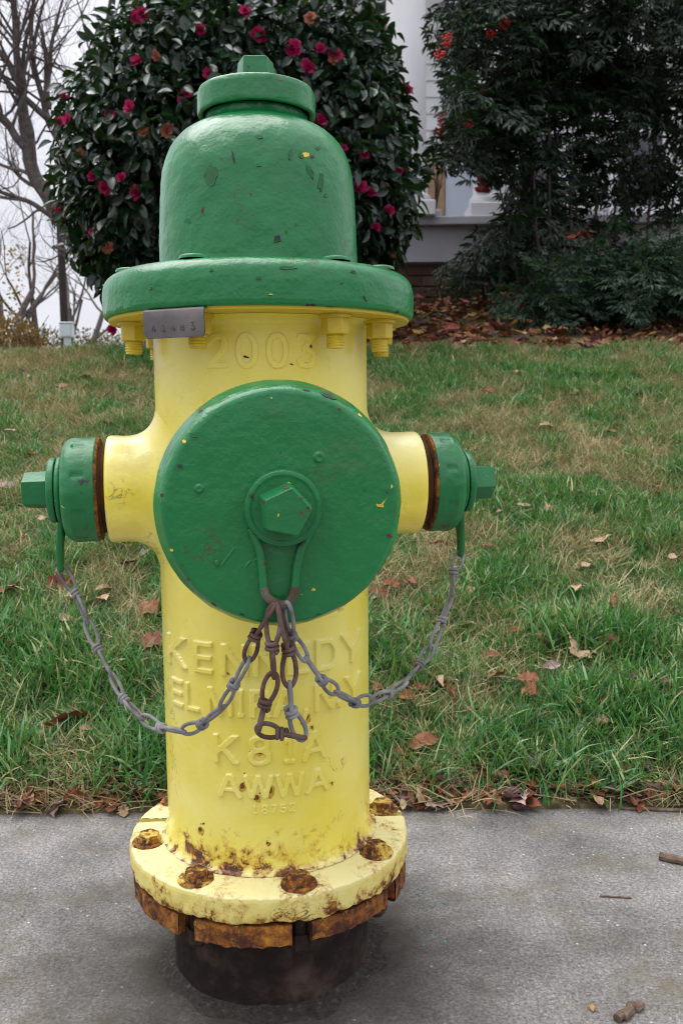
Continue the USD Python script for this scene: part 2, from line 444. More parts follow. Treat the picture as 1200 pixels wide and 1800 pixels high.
xs = np.unique(np.concatenate([np.linspace(-3, 3, 121), np.linspace(-120, -3, 30), np.linspace(3, 120, 30)]))
ys = np.unique(np.concatenate([np.linspace(-60, 1.0, 16), [EDGE - 1e-3], np.linspace(EDGE, 7, 115), np.linspace(7, 40, 30), np.linspace(40, 300, 14)]))
terrain = grid(lambda U, V: np.stack([V, U, ground_z(V, U)], -1), ys, xs)
terrain.invert()
M_SOIL = mat('soil_and_thatch', {
    'g': ('geometry', {}), 'n': ('noise_texture', {'scale': 55.0, 'detail': 8.0, 'roughness': .75}), 'r': ('rgb_ramp', {'ramp': [(.32, (.05, .038, .02)), (.5, (.14, .108, .055)), (.66, (.30, .24, .13))]}),
    'n2': ('noise_texture', {'scale': 1.6, 'detail': 4.0}), 'mr': ('map_range', {'from_min': .42, 'from_max': .62, 'to_min': 0.0, 'to_max': .55, 'clamp': True}), 'mx': ('mix', {'color2': (.045, .07, .02)}),
    'b': ('bump', {'strength': .8, 'distance': .012}), 'p': ('principled_bsdf', {'roughness': .95, 'specular_ior_level': .15})},
    [('g.position', 'n.vector'), ('g.position', 'n2.vector'), ('n.fac', 'r.fac'), ('n2.fac', 'mr.value'), ('mr.result', 'mx.fac'), ('r.color', 'mx.color1'), ('mx.color', 'p.base_color'), ('n.fac', 'b.height'), ('b.normal', 'p.normal')])
obj('ground', terrain, M_SOIL, smooth=True, kind='structure')

HX, HY = -.0835, .97
M_CONC = mat('weathered_concrete', {
    'g': ('geometry', {}), 'fine': ('noise_texture', {'scale': 230.0, 'detail': 6.0, 'roughness': .85}), 'fr': ('rgb_ramp', {'ramp': [(.33, (.055, .050, .047)), (.46, (.155, .146, .139)), (.56, (.225, .212, .203)), (.68, (.36, .34, .32))]}),
    'big': ('noise_texture', {'scale': 5.0, 'detail': 6.0, 'roughness': .65}), 'br': ('map_range', {'from_min': .36, 'from_max': .64, 'to_min': .60, 'to_max': 1.3}), 'hv': ('hsv', {}),
    'vo': ('voronoi_texture', {'scale': 105.0, 'randomness': 1.0}), 'vm': ('map_range', {'from_min': .12, 'from_max': .22, 'to_min': 1.0, 'to_max': 0.0, 'clamp': True}),
    'vs': ('separate_color', {}), 'vt': ('map_range', {'from_min': .80, 'from_max': .83, 'to_min': 0.0, 'to_max': .85, 'clamp': True}), 'vx': ('math', {'math_type': 'multiply'}),
    'vr': ('rgb_ramp', {'ramp': [(0, (.5, .48, .45)), (.3, (.40, .27, .17)), (.55, (.11, .105, .11)), (.8, (.55, .53, .5))], 'interpolate': False}), 'peb': ('mix', {}),
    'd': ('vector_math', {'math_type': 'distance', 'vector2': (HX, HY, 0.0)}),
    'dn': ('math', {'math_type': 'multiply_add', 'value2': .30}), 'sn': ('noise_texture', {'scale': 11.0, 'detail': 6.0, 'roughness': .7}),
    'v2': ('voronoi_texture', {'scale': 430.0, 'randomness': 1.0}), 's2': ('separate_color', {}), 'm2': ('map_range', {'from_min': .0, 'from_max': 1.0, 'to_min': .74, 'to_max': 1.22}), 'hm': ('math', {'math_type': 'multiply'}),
    'ring': ('map_range', {'from_min': .262, 'from_max': .44, 'to_min': .92, 'to_max': 0.0, 'clamp': True}), 'st': ('mix', {'color2': (.04, .034, .026)}),  # dark ring round the hydrant foot: stain, with contact shade painted in
    'ol': ('noise_texture', {'scale': 8.0, 'detail': 6.0, 'roughness': .7}), 'om': ('map_range', {'from_min': .50, 'from_max': .66, 'to_min': 0.0, 'to_max': .65, 'clamp': True}), 'oc': ('mix', {'color2': (.11, .095, .055)}),
    'hsum': ('math', {'math_type': 'multiply_add', 'value2': .6}),
    'b': ('bump', {'strength': .55, 'distance': .0025}), 'p': ('principled_bsdf', {'roughness': .82, 'specular_ior_level': .3})},
    [('g.position', x + '.vector') for x in ('fine', 'big', 'vo', 'sn', 'ol')] +
    [('fine.fac', 'fr.fac'), ('big.fac', 'br.value'), ('g.position', 'v2.vector'), ('v2.color', 's2.color'), ('s2.r', 'm2.value'), ('m2.result', 'hm.value1'), ('br.result', 'hm.value2'), ('hm.value', 'hv.value'), ('fr.color', 'hv.color'), ('vo.distance', 'vm.value'), ('vo.color', 'vs.color'), ('vs.r', 'vt.value'), ('vm.result', 'vx.value1'), ('vt.result', 'vx.value2'),
     ('vs.g', 'vr.fac'), ('vx.value', 'peb.fac'), ('hv.color', 'peb.color1'), ('vr.color', 'peb.color2'),
     ('ol.fac', 'om.value'), ('om.result', 'oc.fac'), ('peb.color', 'oc.color1'),
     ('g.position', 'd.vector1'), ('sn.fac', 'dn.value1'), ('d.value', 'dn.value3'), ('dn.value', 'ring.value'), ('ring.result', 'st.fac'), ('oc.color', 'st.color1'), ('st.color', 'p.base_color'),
     ('fine.fac', 'hsum.value1'), ('vx.value', 'hsum.value3'), ('hsum.value', 'b.height'), ('b.normal', 'p.normal')])
sx = np.linspace(-5, 5, 401)
edge = EDGE + .012 + .007 * (meshkit.fbm(np.c_[sx * 3, 0 * sx, 0 * sx], 4, 3) - .5)
walk = grid(lambda U, V: np.stack([V, np.where(U > .5, np.interp(V, sx, edge), U * 0 - 1.4 + U * 4.0), np.where(U > .99, -.10, .0)], -1), np.array([0.0, .2, .4, .6, 1.0]), sx)
# the slab: top sheet, a rounded arris along the lawn and its side
sl = np.array([-2.2, -.6, .4, 1.0, 1.25, -1, -2, -3])


def slab(U, V):
    e = np.interp(V, sx, edge)
    yy = np.choose(U.astype(int), [0 * e - 2.2, 0 * e - .6, 0 * e + .4, 0 * e + 1.0, e - .010, e - .003, e, e])
    zz = np.choose(U.astype(int), [0 * e, 0 * e, 0 * e, 0 * e, 0 * e, 0 * e - .003, 0 * e - .010, 0 * e - .10])
    return np.stack([V, yy, zz], -1)


walk = grid(slab, np.arange(8), sx)
walk.invert()
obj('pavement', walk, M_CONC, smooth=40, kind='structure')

# ------------------------------------------------------------------ the hydrant
YAW = 8.8
HYD = thing('fire_hydrant', 'yellow cast iron fire hydrant with green bonnet and caps on the pavement', 'fire hydrant', (HX, HY, 0), YAW)
RB = .1117                                   # barrel
ZN = .5305                                   # height of the nozzles
W = lambda deg: math.radians(deg - YAW)      # an angle seen from the front (0 = towards the camera, + = right) in the hydrant's own frame


def ring_pt(r, deg, z):
    a = W(deg)
    return np.array([r * math.sin(a), -r * math.cos(a), z])


obj('standpipe', lathe([(.109, -.05), (.109, .004), (.1085, .014, .006), (.109, .03), (.109, .088), (.100, .092), (.09, .1195)], 72), M_BLACKIRON, HYD)
# rusted lower flange in eight breakable segments, bolts in the gaps
B0 = -29.0
for k in range(8):
    a0, a1 = B0 + 45 * k + 3.8, B0 + 45 * k + 41.2
    dz = [.0, .002, -.002, .003, 0, .001, -.001, 0][k]

    def seg(U, V, a0=a0, a1=a1, dz=dz):
        prof = np.array([[.110, .0935], [.1485, .0935 + dz], [.1510, .0955 + dz], [.1515, .114], [.1500, .1165], [.110, .1165], [.110, .0935]])
        r = np.interp(U, np.arange(7), prof[:, 0])
        z = np.interp(U, np.arange(7), prof[:, 1])
        a = np.radians(V - YAW)
        r = r + (meshkit.fbm(np.stack([np.sin(a) * 40, np.cos(a) * 40, z * 300], -1), 3) - .5) * .0036 * (r > .12)
        z = z + (meshkit.fbm(np.stack([np.sin(a) * 22, np.cos(a) * 22, 0 * z], -1), 4, 12) - .5) * .0055 * (z < .100) * (r > .12)
        return np.stack([r * np.sin(a), -r * np.cos(a), z], -1)
    s = grid(seg, np.arange(7), np.linspace(a0, a1, 40))
    ends = []
    for a in (a0, a1):
        q = np.array([ring_pt(.110, a, .0935), ring_pt(.150, a, .0945), ring_pt(.150, a, .1165), ring_pt(.110, a, .1165)])
        ends.append(tm(q, [[0, 1, 2, 3]]))
    obj('flange_segment', cat(s, ends), M_RUST, HYD, smooth=30)
# upper flange: two halves with a slot between them
for nm, (a0, a1) in (('flange_half', (-94.0, 98.0)), ('flange_half', (102.0, 262.0))):
    def half(U, V):
        prof = np.array([[.1, .119], [.1505, .119], [.1530, .1212], [.1537, .126], [.1537, .1415], [.1528, .1455], [.1495, .1475], [.128, .1485], [.1165, .1495]])
        r = np.interp(U, np.arange(9), prof[:, 0])
        z = np.interp(U, np.arange(9), prof[:, 1])
        a = np.radians(V - YAW)
        w = (meshkit.noise(np.stack([np.sin(a) * 24, np.cos(a) * 24, z * 90], -1)) - .5)
        r = r + w * .0016 * (r > .13)
        z = z + (meshkit.noise(np.stack([np.sin(a) * r * 300, np.cos(a) * r * 300, 0 * z], -1), 4) - .5) * .0012
        z = np.where((U < 3), z + np.sin(V * .21) * .0012 + (meshkit.noise(np.stack([np.sin(a) * 30, np.cos(a) * 30, 0 * z], -1), 9) - .5) * .003, z)
        return np.stack([r * np.sin(a), -r * np.cos(a), z], -1)
    s = grid(half, np.linspace(0, 8, 33), np.linspace(a0, a1, 180))
    ends = [tm([ring_pt(.1, a, .119), ring_pt(.1535, a, .119), ring_pt(.1535, a, .1470), ring_pt(.1, a, .1490)], [[0, 1, 2, 3]]) for a in (a0, a1)]
    obj(nm, cat(s, ends), M_YELFL, HYD, smooth=50)
for k in range(8):
    a = B0 + 45 * k + [0, .6, -.5, .5, 0, 0, 0, .4][k]
    nut = polyprism(6, .0142, .0122, .0088, turn=.4 + k * .9, r=.004)
    n_ = meshkit.fbm(nut.vertices * 160 + k * 7, 3) - .5
    nut.vertices += nut.vertices * n_[:, None] * .16
    p = ring_pt(.1335, a, .1478)
    was = lathe([(.0185, 0), (.0178, .0018), (.013, .0022)], 20, .0006)
    obj('flange_bolt', cat(place(nut, (0, 0, 1), p + [0, 0, .001]), place(was, (0, 0, 1), p)), M_YELBOLT, HYD, smooth=40)
    end = cat(place(polyprism(6, .0125, .0125, .016, turn=k), (0, 0, -1), ring_pt(.1335, a, .100)), place(lathe([(.0075, 0), (.0075, .04), (.0, .04)], 14), (0, 0, -1), ring_pt(.1335, a, .118)))
    obj('flange_nut', end, M_BLACKIRON, HYD, smooth=40)

# barrel with a fillet at its foot and a flange under the bonnet
barrel_prof = [(.1190, .1500), (.1150, .1515), (.1128, .1550), (RB, .1620)] + [(RB, z) for z in np.linspace(.18, .66, 25)] + [(RB, .684), (.1125, .690), (.1155, .6955), (.122, .6985), (.130, .6995)]
obj('barrel', lathe(barrel_prof, 144, 0), M_YEL, HYD, smooth=True)
obj('barrel_flange', lathe([(.112, .6998), (.150, .6998), (.1555, .7008, .001), (.1562, .7045), (.112, .7045)], 96, .001), M_YELSHADE, HYD)

# bonnet flange, dome, hold-down cap, operating nut
def wob(T, Z, R):
    return R + (meshkit.noise(np.stack([np.cos(T) * 9, np.sin(T) * 9, Z * 60], -1), 2) - .5) * .0010 + (meshkit.noise(np.stack([np.cos(T) * 26, np.sin(T) * 26, Z * 190], -1), 6) - .5) * .0007


bf = obj('bonnet_flange', lathe([(.150, .7090), (.1545, .7035), (.1585, .7035, .002), (.1605, .7075), (.1608, .7275), (.1588, .7395, .006), (.1500, .7470, .006), (.1300, .7495), (.104, .7500)], 160, .003, wob), M_GRN, HYD, smooth=60)
dome_prof = [(.1050, .7490), (.1034, .7525), (.1028, .758), (.1025, .768), (.1018, .79), (.1009, .81), (.0998, .83), (.0985, .845), (.0963, .857), (.0928, .868), (.0880, .8770), (.0815, .8850), (.0740, .8915), (.0655, .8965), (.0580, .8995), (.0545, .9015), (.0528, .9050), (.0525, .9105)]
dp = smooth_path(np.c_[np.array(dome_prof), np.zeros(len(dome_prof))], 4)[:, :2]
obj('bonnet_dome', lathe([tuple(q) for q in dp], 128, 0, wob), M_GRN, HYD, smooth=True)
obj('hold_down_cap', lathe([(.0545, .9115), (.0575, .9095, .001), (.0600, .9105), (.0606, .9135), (.0606, .9310), (.0592, .9350, .002), (.056, .9362), (.03, .9367), (0, .9367)], 96, .0025, lambda T, Z, R: R + (meshkit.noise(np.stack([np.cos(T) * 6, np.sin(T) * 6, Z * 90], -1), 5) - .5) * .0016 * (R > .05)), M_GRN, HYD, smooth=50)
obj('operating_nut', place(polyprism(5, .0226, .0196, .0305, turn=-math.pi / 2 + math.pi / 5 + math.radians(-5), r=.002), (0, 0, 1), (0, 0, .9365)), M_GRNW, HYD, smooth=25)
for a in (-68, -21, 36.5, 68, 105, 150, 200, 245):
    head = place(lathe([(.0150, 0), (.0145, .0030, .002), (.011, .0042, .002), (0, .0044)], 24, .002), (0, 0, 1), ring_pt(.1335, a, .7485))
    obj('bonnet_bolt', head, M_GRN, HYD, smooth=50)
    p = ring_pt(.1330, a, .6996)
    thr = [(.0085, .017)]
    for q in range(5):
        thr += [(.0088, .0175 + q * .0026), (.0078, .0188 + q * .0026)]
    thr += [(.0080, .031), (.0, .0316)]
    nb = obj('bonnet_nut', cat(place(polyprism(6, .0134, .0134, .0180, turn=.3 + a, r=.003), (0, 0, -1), p), place(lathe([(.0155, 0), (.0155, .003), (.01, .0035)], 24, .0006), (0, 0, -1), p)), M_YELSHADE, HYD, smooth=30)
    obj('bolt_end', place(lathe(thr, 20, 0), (0, 0, -1), p), M_YELSHADE, nb, smooth=30)

# number tag bent under the bonnet bolt
tl, tr = ring_pt(.1625, -35.5, .7030), ring_pt(.1625, -12.5, .7030)
ex = unit(tr - tl); wid = np.linalg.norm(tr - tl)
ez = unit(np.array([0, 0, 1.0]) + .18 * np.array([0, 1, 0]))
en = np.cross(ex, ez)
tn = np.linspace(0, 1, 9)
prof = [(.012, .0005), (.006, .0006), (.002, -.0005), (0, -.003), (0, -.010), (.0004, -.016), (.001, -.022), (.0018, -.0262)]
V, Fq = [], []
for (o, h) in prof:
    for i, t in enumerate(tn):
        w = wid / 2 - (.0022 if h < -.025 else 0) - (.001 if h > -.001 else 0)
        V.append((tl + tr) / 2 + ex * (2 * t - 1) * w - en * (o - .002 - .0005 * math.sin(3 * t)) * -1 * -1 + np.array([0, 0, 1]) * h)
for i in range(len(prof) - 1):
    for j in range(8):
        a = i * 9 + j
        Fq.append([a, a + 1, a + 10, a + 9])
front = tm(V, Fq)
back = front.copy()
back.vertices = back.vertices - en * .0011
back.invert()
tg = obj('number_tag', cat(front, back), M_TAG, HYD, smooth=50, label='grey metal plate stamped with small digits')
for txt, hh, yy, x0 in (('4', .0060, -.0205, -.024), ('1', .0060, -.0205, -.013), ('4', .0060, -.0205, -.003), ('8', .0060, -.0205, .007), ('3', .0068, -.0205, .0175)):
    t_ = meshkit.text_mesh(txt, hh, .0005)
    v = np.array(t_.vertices)
    t_.vertices = (tl + tr) / 2 + ex * (v[:, :1] + x0) + np.array([0, 0, 1]) * (v[:, 1:2] + yy) + en * (v[:, 2:] + .0016)
    obj('tag_digit', t_, M_TAGDARK, tg, smooth=False)

# side and front nozzles: a tube whose foot flares into the barrel
def nozzle(axis_deg, R, L, fil, prof_end):
    """axis in the hydrant frame: 0 = front (-y), 90 = right (+x)."""
    ph = np.linspace(0, 2 * np.pi, 96, endpoint=False)
    z = np.cos(ph)
    xx = np.sin(ph)
    rows = []
    Rf = R + fil
    hz, hx = Rf * z, Rf * xx
    hx = np.clip(hx, -RB * .97, RB * .97)
    cyl = np.stack([hx, np.sqrt(RB ** 2 - hx ** 2), hz], -1)               # on the barrel: along, out, up
    tn = np.stack([-cyl[:, 1], cyl[:, 0], 0 * ph], -1)
    inner = np.stack([R * xx, np.maximum(np.sqrt(np.maximum(RB ** 2 - np.clip(R * xx, -.1, .1) ** 2, 0)), 0) + .004, R * z], -1)
    out_y = inner[:, 1] + fil * 1.0
    top = np.stack([R * xx, out_y, R * z], -1)
    ctrl = inner
    for t in np.linspace(0, 1, 12):
        rows.append((1 - t) ** 2 * cyl + 2 * t * (1 - t) * ctrl + t * t * top)
    for (r, l) in rounded(prof_end, .003):
        rows.append(np.stack([r * xx, np.maximum(out_y, l) if l < out_y.max() else np.full_like(ph, l), r * z], -1))
    P = np.stack(rows)
    a = math.radians(axis_deg)
    # local (along, out, up) -> hydrant
    ox, oy = math.sin(a), -math.cos(a)
    ax, ay = math.cos(a), math.sin(a)
    X = P[..., 0] * ax + P[..., 1] * ox
    Yy = P[..., 0] * ay + P[..., 1] * oy
    G = np.stack([X, Yy, P[..., 2] + ZN], -1)
    k, n = G.shape[0], G.shape[1]
    i = np.arange(k - 1)[:, None]
    j = np.arange(n)[None]
    j2 = (j + 1) % n
    f = np.stack([i * n + j, (i + 1) * n + j, (i + 1) * n + j2, i * n + j2], -1).reshape(-1, 4)
    msh = tm(G.reshape(-1, 3), f)
    msh.update_faces(msh.nondegenerate_faces())
    if (msh.face_normals[:50] @ np.array([0, 0, 1])).mean() * 0 != 0:
        pass
    return msh


def dents(count, depth, z0, z1, wid=.055, off=0.0):
    def w(T, Z, R):
        c = np.abs((T * count / (2 * np.pi) + off) % 1 - .5) * 2 * np.pi / count
        zf = np.clip(np.minimum(Z - z0, z1 - Z) / .003, 0, 1)
        return R - depth * np.exp(-(c / wid) ** 4) * zf * (R > .045) + (meshkit.noise(np.stack([np.cos(T) * 7, np.sin(T) * 7, Z * 90], -1), 3) - .5) * .0012
    return w


def side_cap(sgn, start, length, dz=0.0):
    ax = np.array([sgn, 0, 0.0])
    o = np.array([0, 0, ZN + dz])
    e = start + length
    path = []
    body = lathe([(.042, .006), (.0445, .0), (.0530, .0), (.0543, .002)] + [(.0543, x) for x in np.linspace(.004, length - .010, 16)] + [(.0520, length - .004, .003), (.0465, length, .003), (.02, length), (0, length)], 160, .0015, dents(9, .0016, .009, length - .010, off=.25))
    cap_ = obj('nozzle_cap', place(body, ax, o + ax * start), M_GRNW, HYD, smooth=40)
    obj('cap_lip', place(lathe([(.0435, .003), (.0448, -.0012), (.0532, -.0012), (.0542, .0015)], 96, .0004), ax, o + ax * start), M_RUST, cap_, smooth=50)
    obj('washer', place(lathe([(.020, .0), (.0335, .0), (.0340, .002), (.0340, .005), (.0325, .0072), (.02, .0085), (0, .0085)], 64, .001), ax, o + ax * (e + .0082)), M_GRNW, cap_, smooth=50)
    obj('cap_nut', place(polyprism(5, .0212, .0198, .0262, turn=1.2 if sgn > 0 else .25, r=.0022), ax, o + ax * (e + .0155)), M_GRNW, cap_, smooth=25)
    # chain yoke: ring round the neck of the cap with its two legs drawn together below
    a = np.linspace(math.radians(-62), math.radians(242), 40)
    rr = .0315
    pts = [np.array([0, rr * math.cos(q), rr * math.sin(q)]) for q in a]
    low = np.array([sgn * .004, -.002 if sgn < 0 else .004, -.083])
    right_end, left_end = pts[0], pts[-1]
    loop = [low + [0, .0042, .004], low + [0, .0060, .022], right_end * [1, .75, 1.12]] + pts + [left_end * [1, .75, 1.12], low + [0, -.0060, .022], low + [0, -.0042, .004], low + [0, 0, -.001]]
    yk = tube(smooth_path(loop, 4), .0034, 8, closed=True)
    yk.apply_translation(o + ax * (e + .0042))
    obj('chain_yoke', yk, M_GRNW, cap_, smooth=True)
    return o + ax * (e + .0042) + low


NOZ_L, NOZ_R = .1620, .1690
for sgn, L, nm in ((-1, NOZ_L, 'left'), (1, NOZ_R, 'right')):
    nz = obj('side_nozzle', nozzle(90 * sgn, .0556, L, .028, [(.0556, .145), (.0562, L - .008), (.0560, L - .002), (.0535, L), (.042, L)]), M_YEL, HYD, smooth=True)
    obj('nozzle_thread', place(lathe([(.0455, L - .002), (.0455, L + .02)] if False else sum([[(.0462, L - .004 + q * .0036), (.0442, L - .0022 + q * .0036)] for q in range(6)], []), 72, 0), (sgn, 0, 0), (0, 0, ZN)), M_THREAD, nz, smooth=30)
YOKE_L = side_cap(-1, .1705, .0355)
YOKE_R = side_cap(1, .1790, .0335)

# front nozzle and its large cap
fn = obj('front_nozzle', nozzle(0, .070, .185, .024, [(.070, .15), (.070, .183), (.066, .185), (.05, .185)]), M_YEL, HYD, smooth=True)
FA = np.array([0, -1.0, 0])
FO = np.array([0, 0, ZN])
FACE = .2255
big = lathe([(.085, .001), (.1030, .0), (.1062, .002), (.1068, .006), (.1060, .012)] + [(.1060 - .0040 * t, .012 + .014 * t) for t in np.linspace(.2, 1, 5)] + [(.0990, .0325, .004), (.0955, .0350, .002), (.08, .0357), (.06, .0358), (.036, .0358), (0, .0358)], 192, .002,
            lambda T, Z, R: R + (meshkit.noise(np.stack([np.cos(T) * 10, np.sin(T) * 10, Z * 80], -1), 8) - .5) * .0012)
big = place(big, FA, FO + FA * (FACE - .0358))
fc = obj('front_nozzle_cap', big, M_GRN, HYD, smooth=50)
for (u, v, r) in ((.031, .041, .0042), (-.068, .017, .0032), (-.055, -.045, .0018), (.012, -.058, .0016)):
    obj('cast_nub', place(lathe([(r * 1.5, -.0004), (r, .0008), (r * .85, .0020), (r * .4, .0018), (0, .0012)], 20, .0006), FA, FO + FA * FACE + [u, 0, v]), M_GRN, fc, smooth=True)
# faint cast arrow and letters on the cap, nearly filled by paint
for (u, v, l, ang) in ((-.046, -.040, .026, 52), (-.030, -.047, .012, 50), (-.020, -.041, .013, 40), (-.012, -.052, .010, 60)):
    d = np.array([math.cos(math.radians(ang)), 0, math.sin(math.radians(ang))])
    c0 = FO + FA * (FACE - .0009) + np.array([u, 0, v])
    obj('cast_mark', tube([c0 - d * l / 2, c0 - d * l / 4, c0, c0 + d * l / 4, c0 + d * l / 2], [.0006, .0014, .0015, .0014, .0006], 8), M_GRN, fc, smooth=True)
obj('washer', place(lathe([(.0322, -.001), (.0322, .0075), (.0312, .0098, .001), (.0280, .0106, .001), (.0262, .0098), (.0, .0100)], 80, .0012), FA, FO + FA * FACE), M_GRNW, fc, smooth=45)
obj('cap_nut', place(polyprism(5, .0232, .0208, .0310, turn=math.radians(-48), r=.0025), FA, FO + FA * (FACE + .0095)), M_GRNW, fc, smooth=25)


def fpt(u, v, d=0.0):
    return FO + FA * (FACE + d) + np.array([u, 0, v])


obj('chain_yoke', tube(smooth_path([fpt(-.0265, -.016, .003), fpt(-.0235, -.024, .004), fpt(-.0195, -.036, .005), fpt(-.0180, -.052, .006), fpt(-.0172, -.066, .007), fpt(-.0150, -.0735, .007), fpt(-.0050, -.0800, .007), fpt(.0020, -.0800, .007), fpt(.0068, -.0735, .007), fpt(.0090, -.064, .006), fpt(.0105, -.050, .005), fpt(.0145, -.035, .004), fpt(.0205, -.023, .004), fpt(.0255, -.015, .003)], 5), .0037, 10), M_GRNW, fc, smooth=True)
# rust where the chain rubs the yoke
obj('rubbed_yoke_end', tube(smooth_path([fpt(-.0172, -.0655, .007), fpt(-.0150, -.0735, .007), fpt(-.0050, -.0800, .007), fpt(.0020, -.0800, .007), fpt(.0068, -.0735, .007), fpt(.0086, -.066, .0065)], 5), .00385, 10), M_CHAINR, fc, smooth=True)


# raised lettering cast into the barrel: height fields wrapped round it
def raster(placed, w, h, px):
    """placed: (text, height, x centre, baseline, width) in metres on a w x h sheet; returns a blurred mask."""
    from PIL import Image, ImageDraw
    im = Image.new('L', (int(w / px), int(h / px)))
    d = ImageDraw.Draw(im)
    for txt, hh, xc, yb, ww, skew in placed:
        t_ = meshkit.text_mesh(txt, hh, .001)
        v = np.array(t_.vertices)
        top = v[:, 2] > .0005
        x = v[:, 0]
        x = (x - x.min()) / (x.max() - x.min()) * ww + xc - ww / 2
        y = v[:, 1] - 0
        tri = t_.faces[top[t_.faces].all(1)]
        for a in tri:
            d.polygon([((x[i] + w / 2) / px, (h - (y[i] + yb)) / px) for i in a], fill=255)
    return np.asarray(im, float)[::-1] / 255


def lettering(name, placed, w, h, zc, ang0, height=.0016, px=.0005, blur=1.7, bold=3):
    M = raster(placed, w, h, px)
    if bold:
        M = maximum_filter(M, bold)
    M = np.clip((gaussian_filter(M, blur * .8) - .08) * 1.3, 0, 1)
    M = M * M * (3 - 2 * M)
    k, n = M.shape
    th = (np.arange(n) * px - w / 2) / RB + math.radians(ang0 - YAW)
    zz = zc - h / 2 + np.arange(k) * px
    T, Z = np.meshgrid(th, zz)
    R = RB + M * height - .00025
    V = np.stack([R * np.sin(T), -R * np.cos(T), Z], -1).reshape(-1, 3)
    idx = np.arange(k * n).reshape(k, n)
    q = np.stack([idx[:-1, :-1], idx[:-1, 1:], idx[1:, 1:], idx[1:, :-1]], -1).reshape(-1, 4)
    mm = M.reshape(-1)
    q = q[mm[q].max(1) > .004]
    used, inv = np.unique(q, return_inverse=True)
    return obj(name, tm(V[used], inv.reshape(q.shape)), M_YEL, HYD, smooth=True)


def arc(deg):
    return math.radians(deg) * RB


def row(text, a0, a1, hh, yb, gaps=None, wid=.8):
    """Letters one by one from angle a0 to a1 (degrees, centres)."""
    n = len(text)
    out = []
    for i, c in enumerate(text):
        a = a0 + (a1 - a0) * i / (n - 1)
        ww = (arc((a1 - a0) / (n - 1)) * wid) * {'I': .22, '1': .38, '.': .16, ',': .2, 'M': 1.1, 'W': 1.2}.get(c, .78)
        if c != ' ':
            out.append((c, hh, arc(a), yb, ww, 0))
    return out


zr = lambda py, Y=.858: float(at(474, py, Y)[2])
lettering('cast_date', row('2003', -16.5, 27.5, .0310, .012, wid=.86), .16, .056, zr(614), 0.0, height=.0022, px=.0005, blur=2.0)
def words(cs, hh, yb):
    return [(c, hh, arc(a), yb, w, 0) for c, a, w in cs]


lettering('cast_lettering', words((('K', -50, .036), ('E', -29, .022), ('N', -11.5, .026), ('N', 5, .026), ('E', 21, .022), ('D', 37, .026), ('Y', 56, .036)), .0310, .010), .30, .052, zr(1160), 0, height=.0030)
lettering('cast_lettering', words((('E', -50, .020), ('L', -37, .018), ('M', -20, .026), ('I', -8.5, .005), ('R', 1.5, .020), ('A', 14, .024), (',', 24, .006), ('N', 35.5, .023), ('.', 45, .005), ('Y', 57, .030)), .0275, .010), .30, .048, zr(1236), 0, height=.0028)
lettering('cast_lettering', words((('K', -17, .026), ('8', 0.5, .021), ('1', 15.5, .009), ('A', 29, .026)), .0285, .010), .18, .050, zr(1318), 0, height=.0028)
lettering('cast_lettering', words((('A', -15.5, .025), ('W', -.5, .028), ('W', 15.5, .028), ('A', 30.5, .025)), .0230, .010), .18, .044, zr(1382), 0, height=.0028)
lettering('cast_number', row('18752', -9.5, 9.5, .0088, .006, wid=.80), .06, .022, zr(1422), 7.0, height=.0013, px=.0004, blur=1.2, bold=2)


# scars in the paint: flakes lifted at their rims, chips down to yellow or to the iron
def hit(tris, px, py):
    """Where the sight line through a spot of the photograph meets these triangles (hydrant frame), and the normal there."""
    v = FWD + RIGHT * (px - 600) / FPX + UP * (900 - py) / FPX
    c, s = math.cos(math.radians(-YAW)), math.sin(math.radians(-YAW))
    rot = np.array([[c, -s, 0], [s, c, 0], [0, 0, 1.0]])
    o, d = rot @ (EYE - [HX, HY, 0]), rot @ v
    e1, e2 = tris[:, 1] - tris[:, 0], tris[:, 2] - tris[:, 0]
    p = np.cross(d, e2)
    det = (e1 * p).sum(1)
    det = np.where(np.abs(det) < 1e-14, 1e-14, det)
    q = o - tris[:, 0]
    u = (q * p).sum(1) / det
    r = np.cross(q, e1)
    w = (r @ d) / det
    t = (e2 * r).sum(1) / det
    ok = (u >= -1e-6) & (w >= -1e-6) & (u + w <= 1 + 1e-6) & (t > 0)
    if not ok.any():
        return None
    i = np.where(ok)[0][np.argmin(t[ok])]
    n_ = np.cross(e1[i], e2[i])
    n_ = n_ / np.linalg.norm(n_)
    return o + d * t[i], n_ if n_ @ d < 0 else -n_


def tris_of(path):
    g = UsdGeom.Mesh(stage.GetPrimAtPath(path))
    P = np.array(g.GetPointsAttr().Get(), float)
    return P[np.array(g.GetFaceVertexIndicesAttr().Get()).reshape(-1, 3)]


M_OLIVE = paint('bared_olive_undercoat', [(.3, (.006, .085, .022)), (.6, (.014, .105, .027)), (.75, (.04, .11, .025))], scale=200, rough=.6, coord='obj')
M_CHIPY = paint('bared_yellow_paint', [(.3, (.60, .40, .02)), (.7, (.74, .58, .05))], scale=200, rough=.5, coord='obj')
M_CHIPR = paint('bared_red_iron', [(.3, (.05, .014, .012)), (.6, (.12, .03, .022)), (.75, (.2, .07, .03))], scale=300, rough=.75, coord='obj')
M_CHIPD = paint('bared_dark_iron', [(.3, (.012, .012, .016)), (.7, (.045, .045, .05))], scale=300, rough=.7, coord='obj')
M_RSPOT = paint('rust_spot', [(.3, (.07, .022, .010)), (.6, (.19, .065, .012)), (.75, (.36, .15, .02))], scale=300, rough=.8, coord='obj')
M_RHALO = paint('rust_stain', [(.3, (.42, .22, .02)), (.6, (.58, .38, .035)), (.75, (.68, .52, .05))], scale=250, rough=.5, coord='obj')
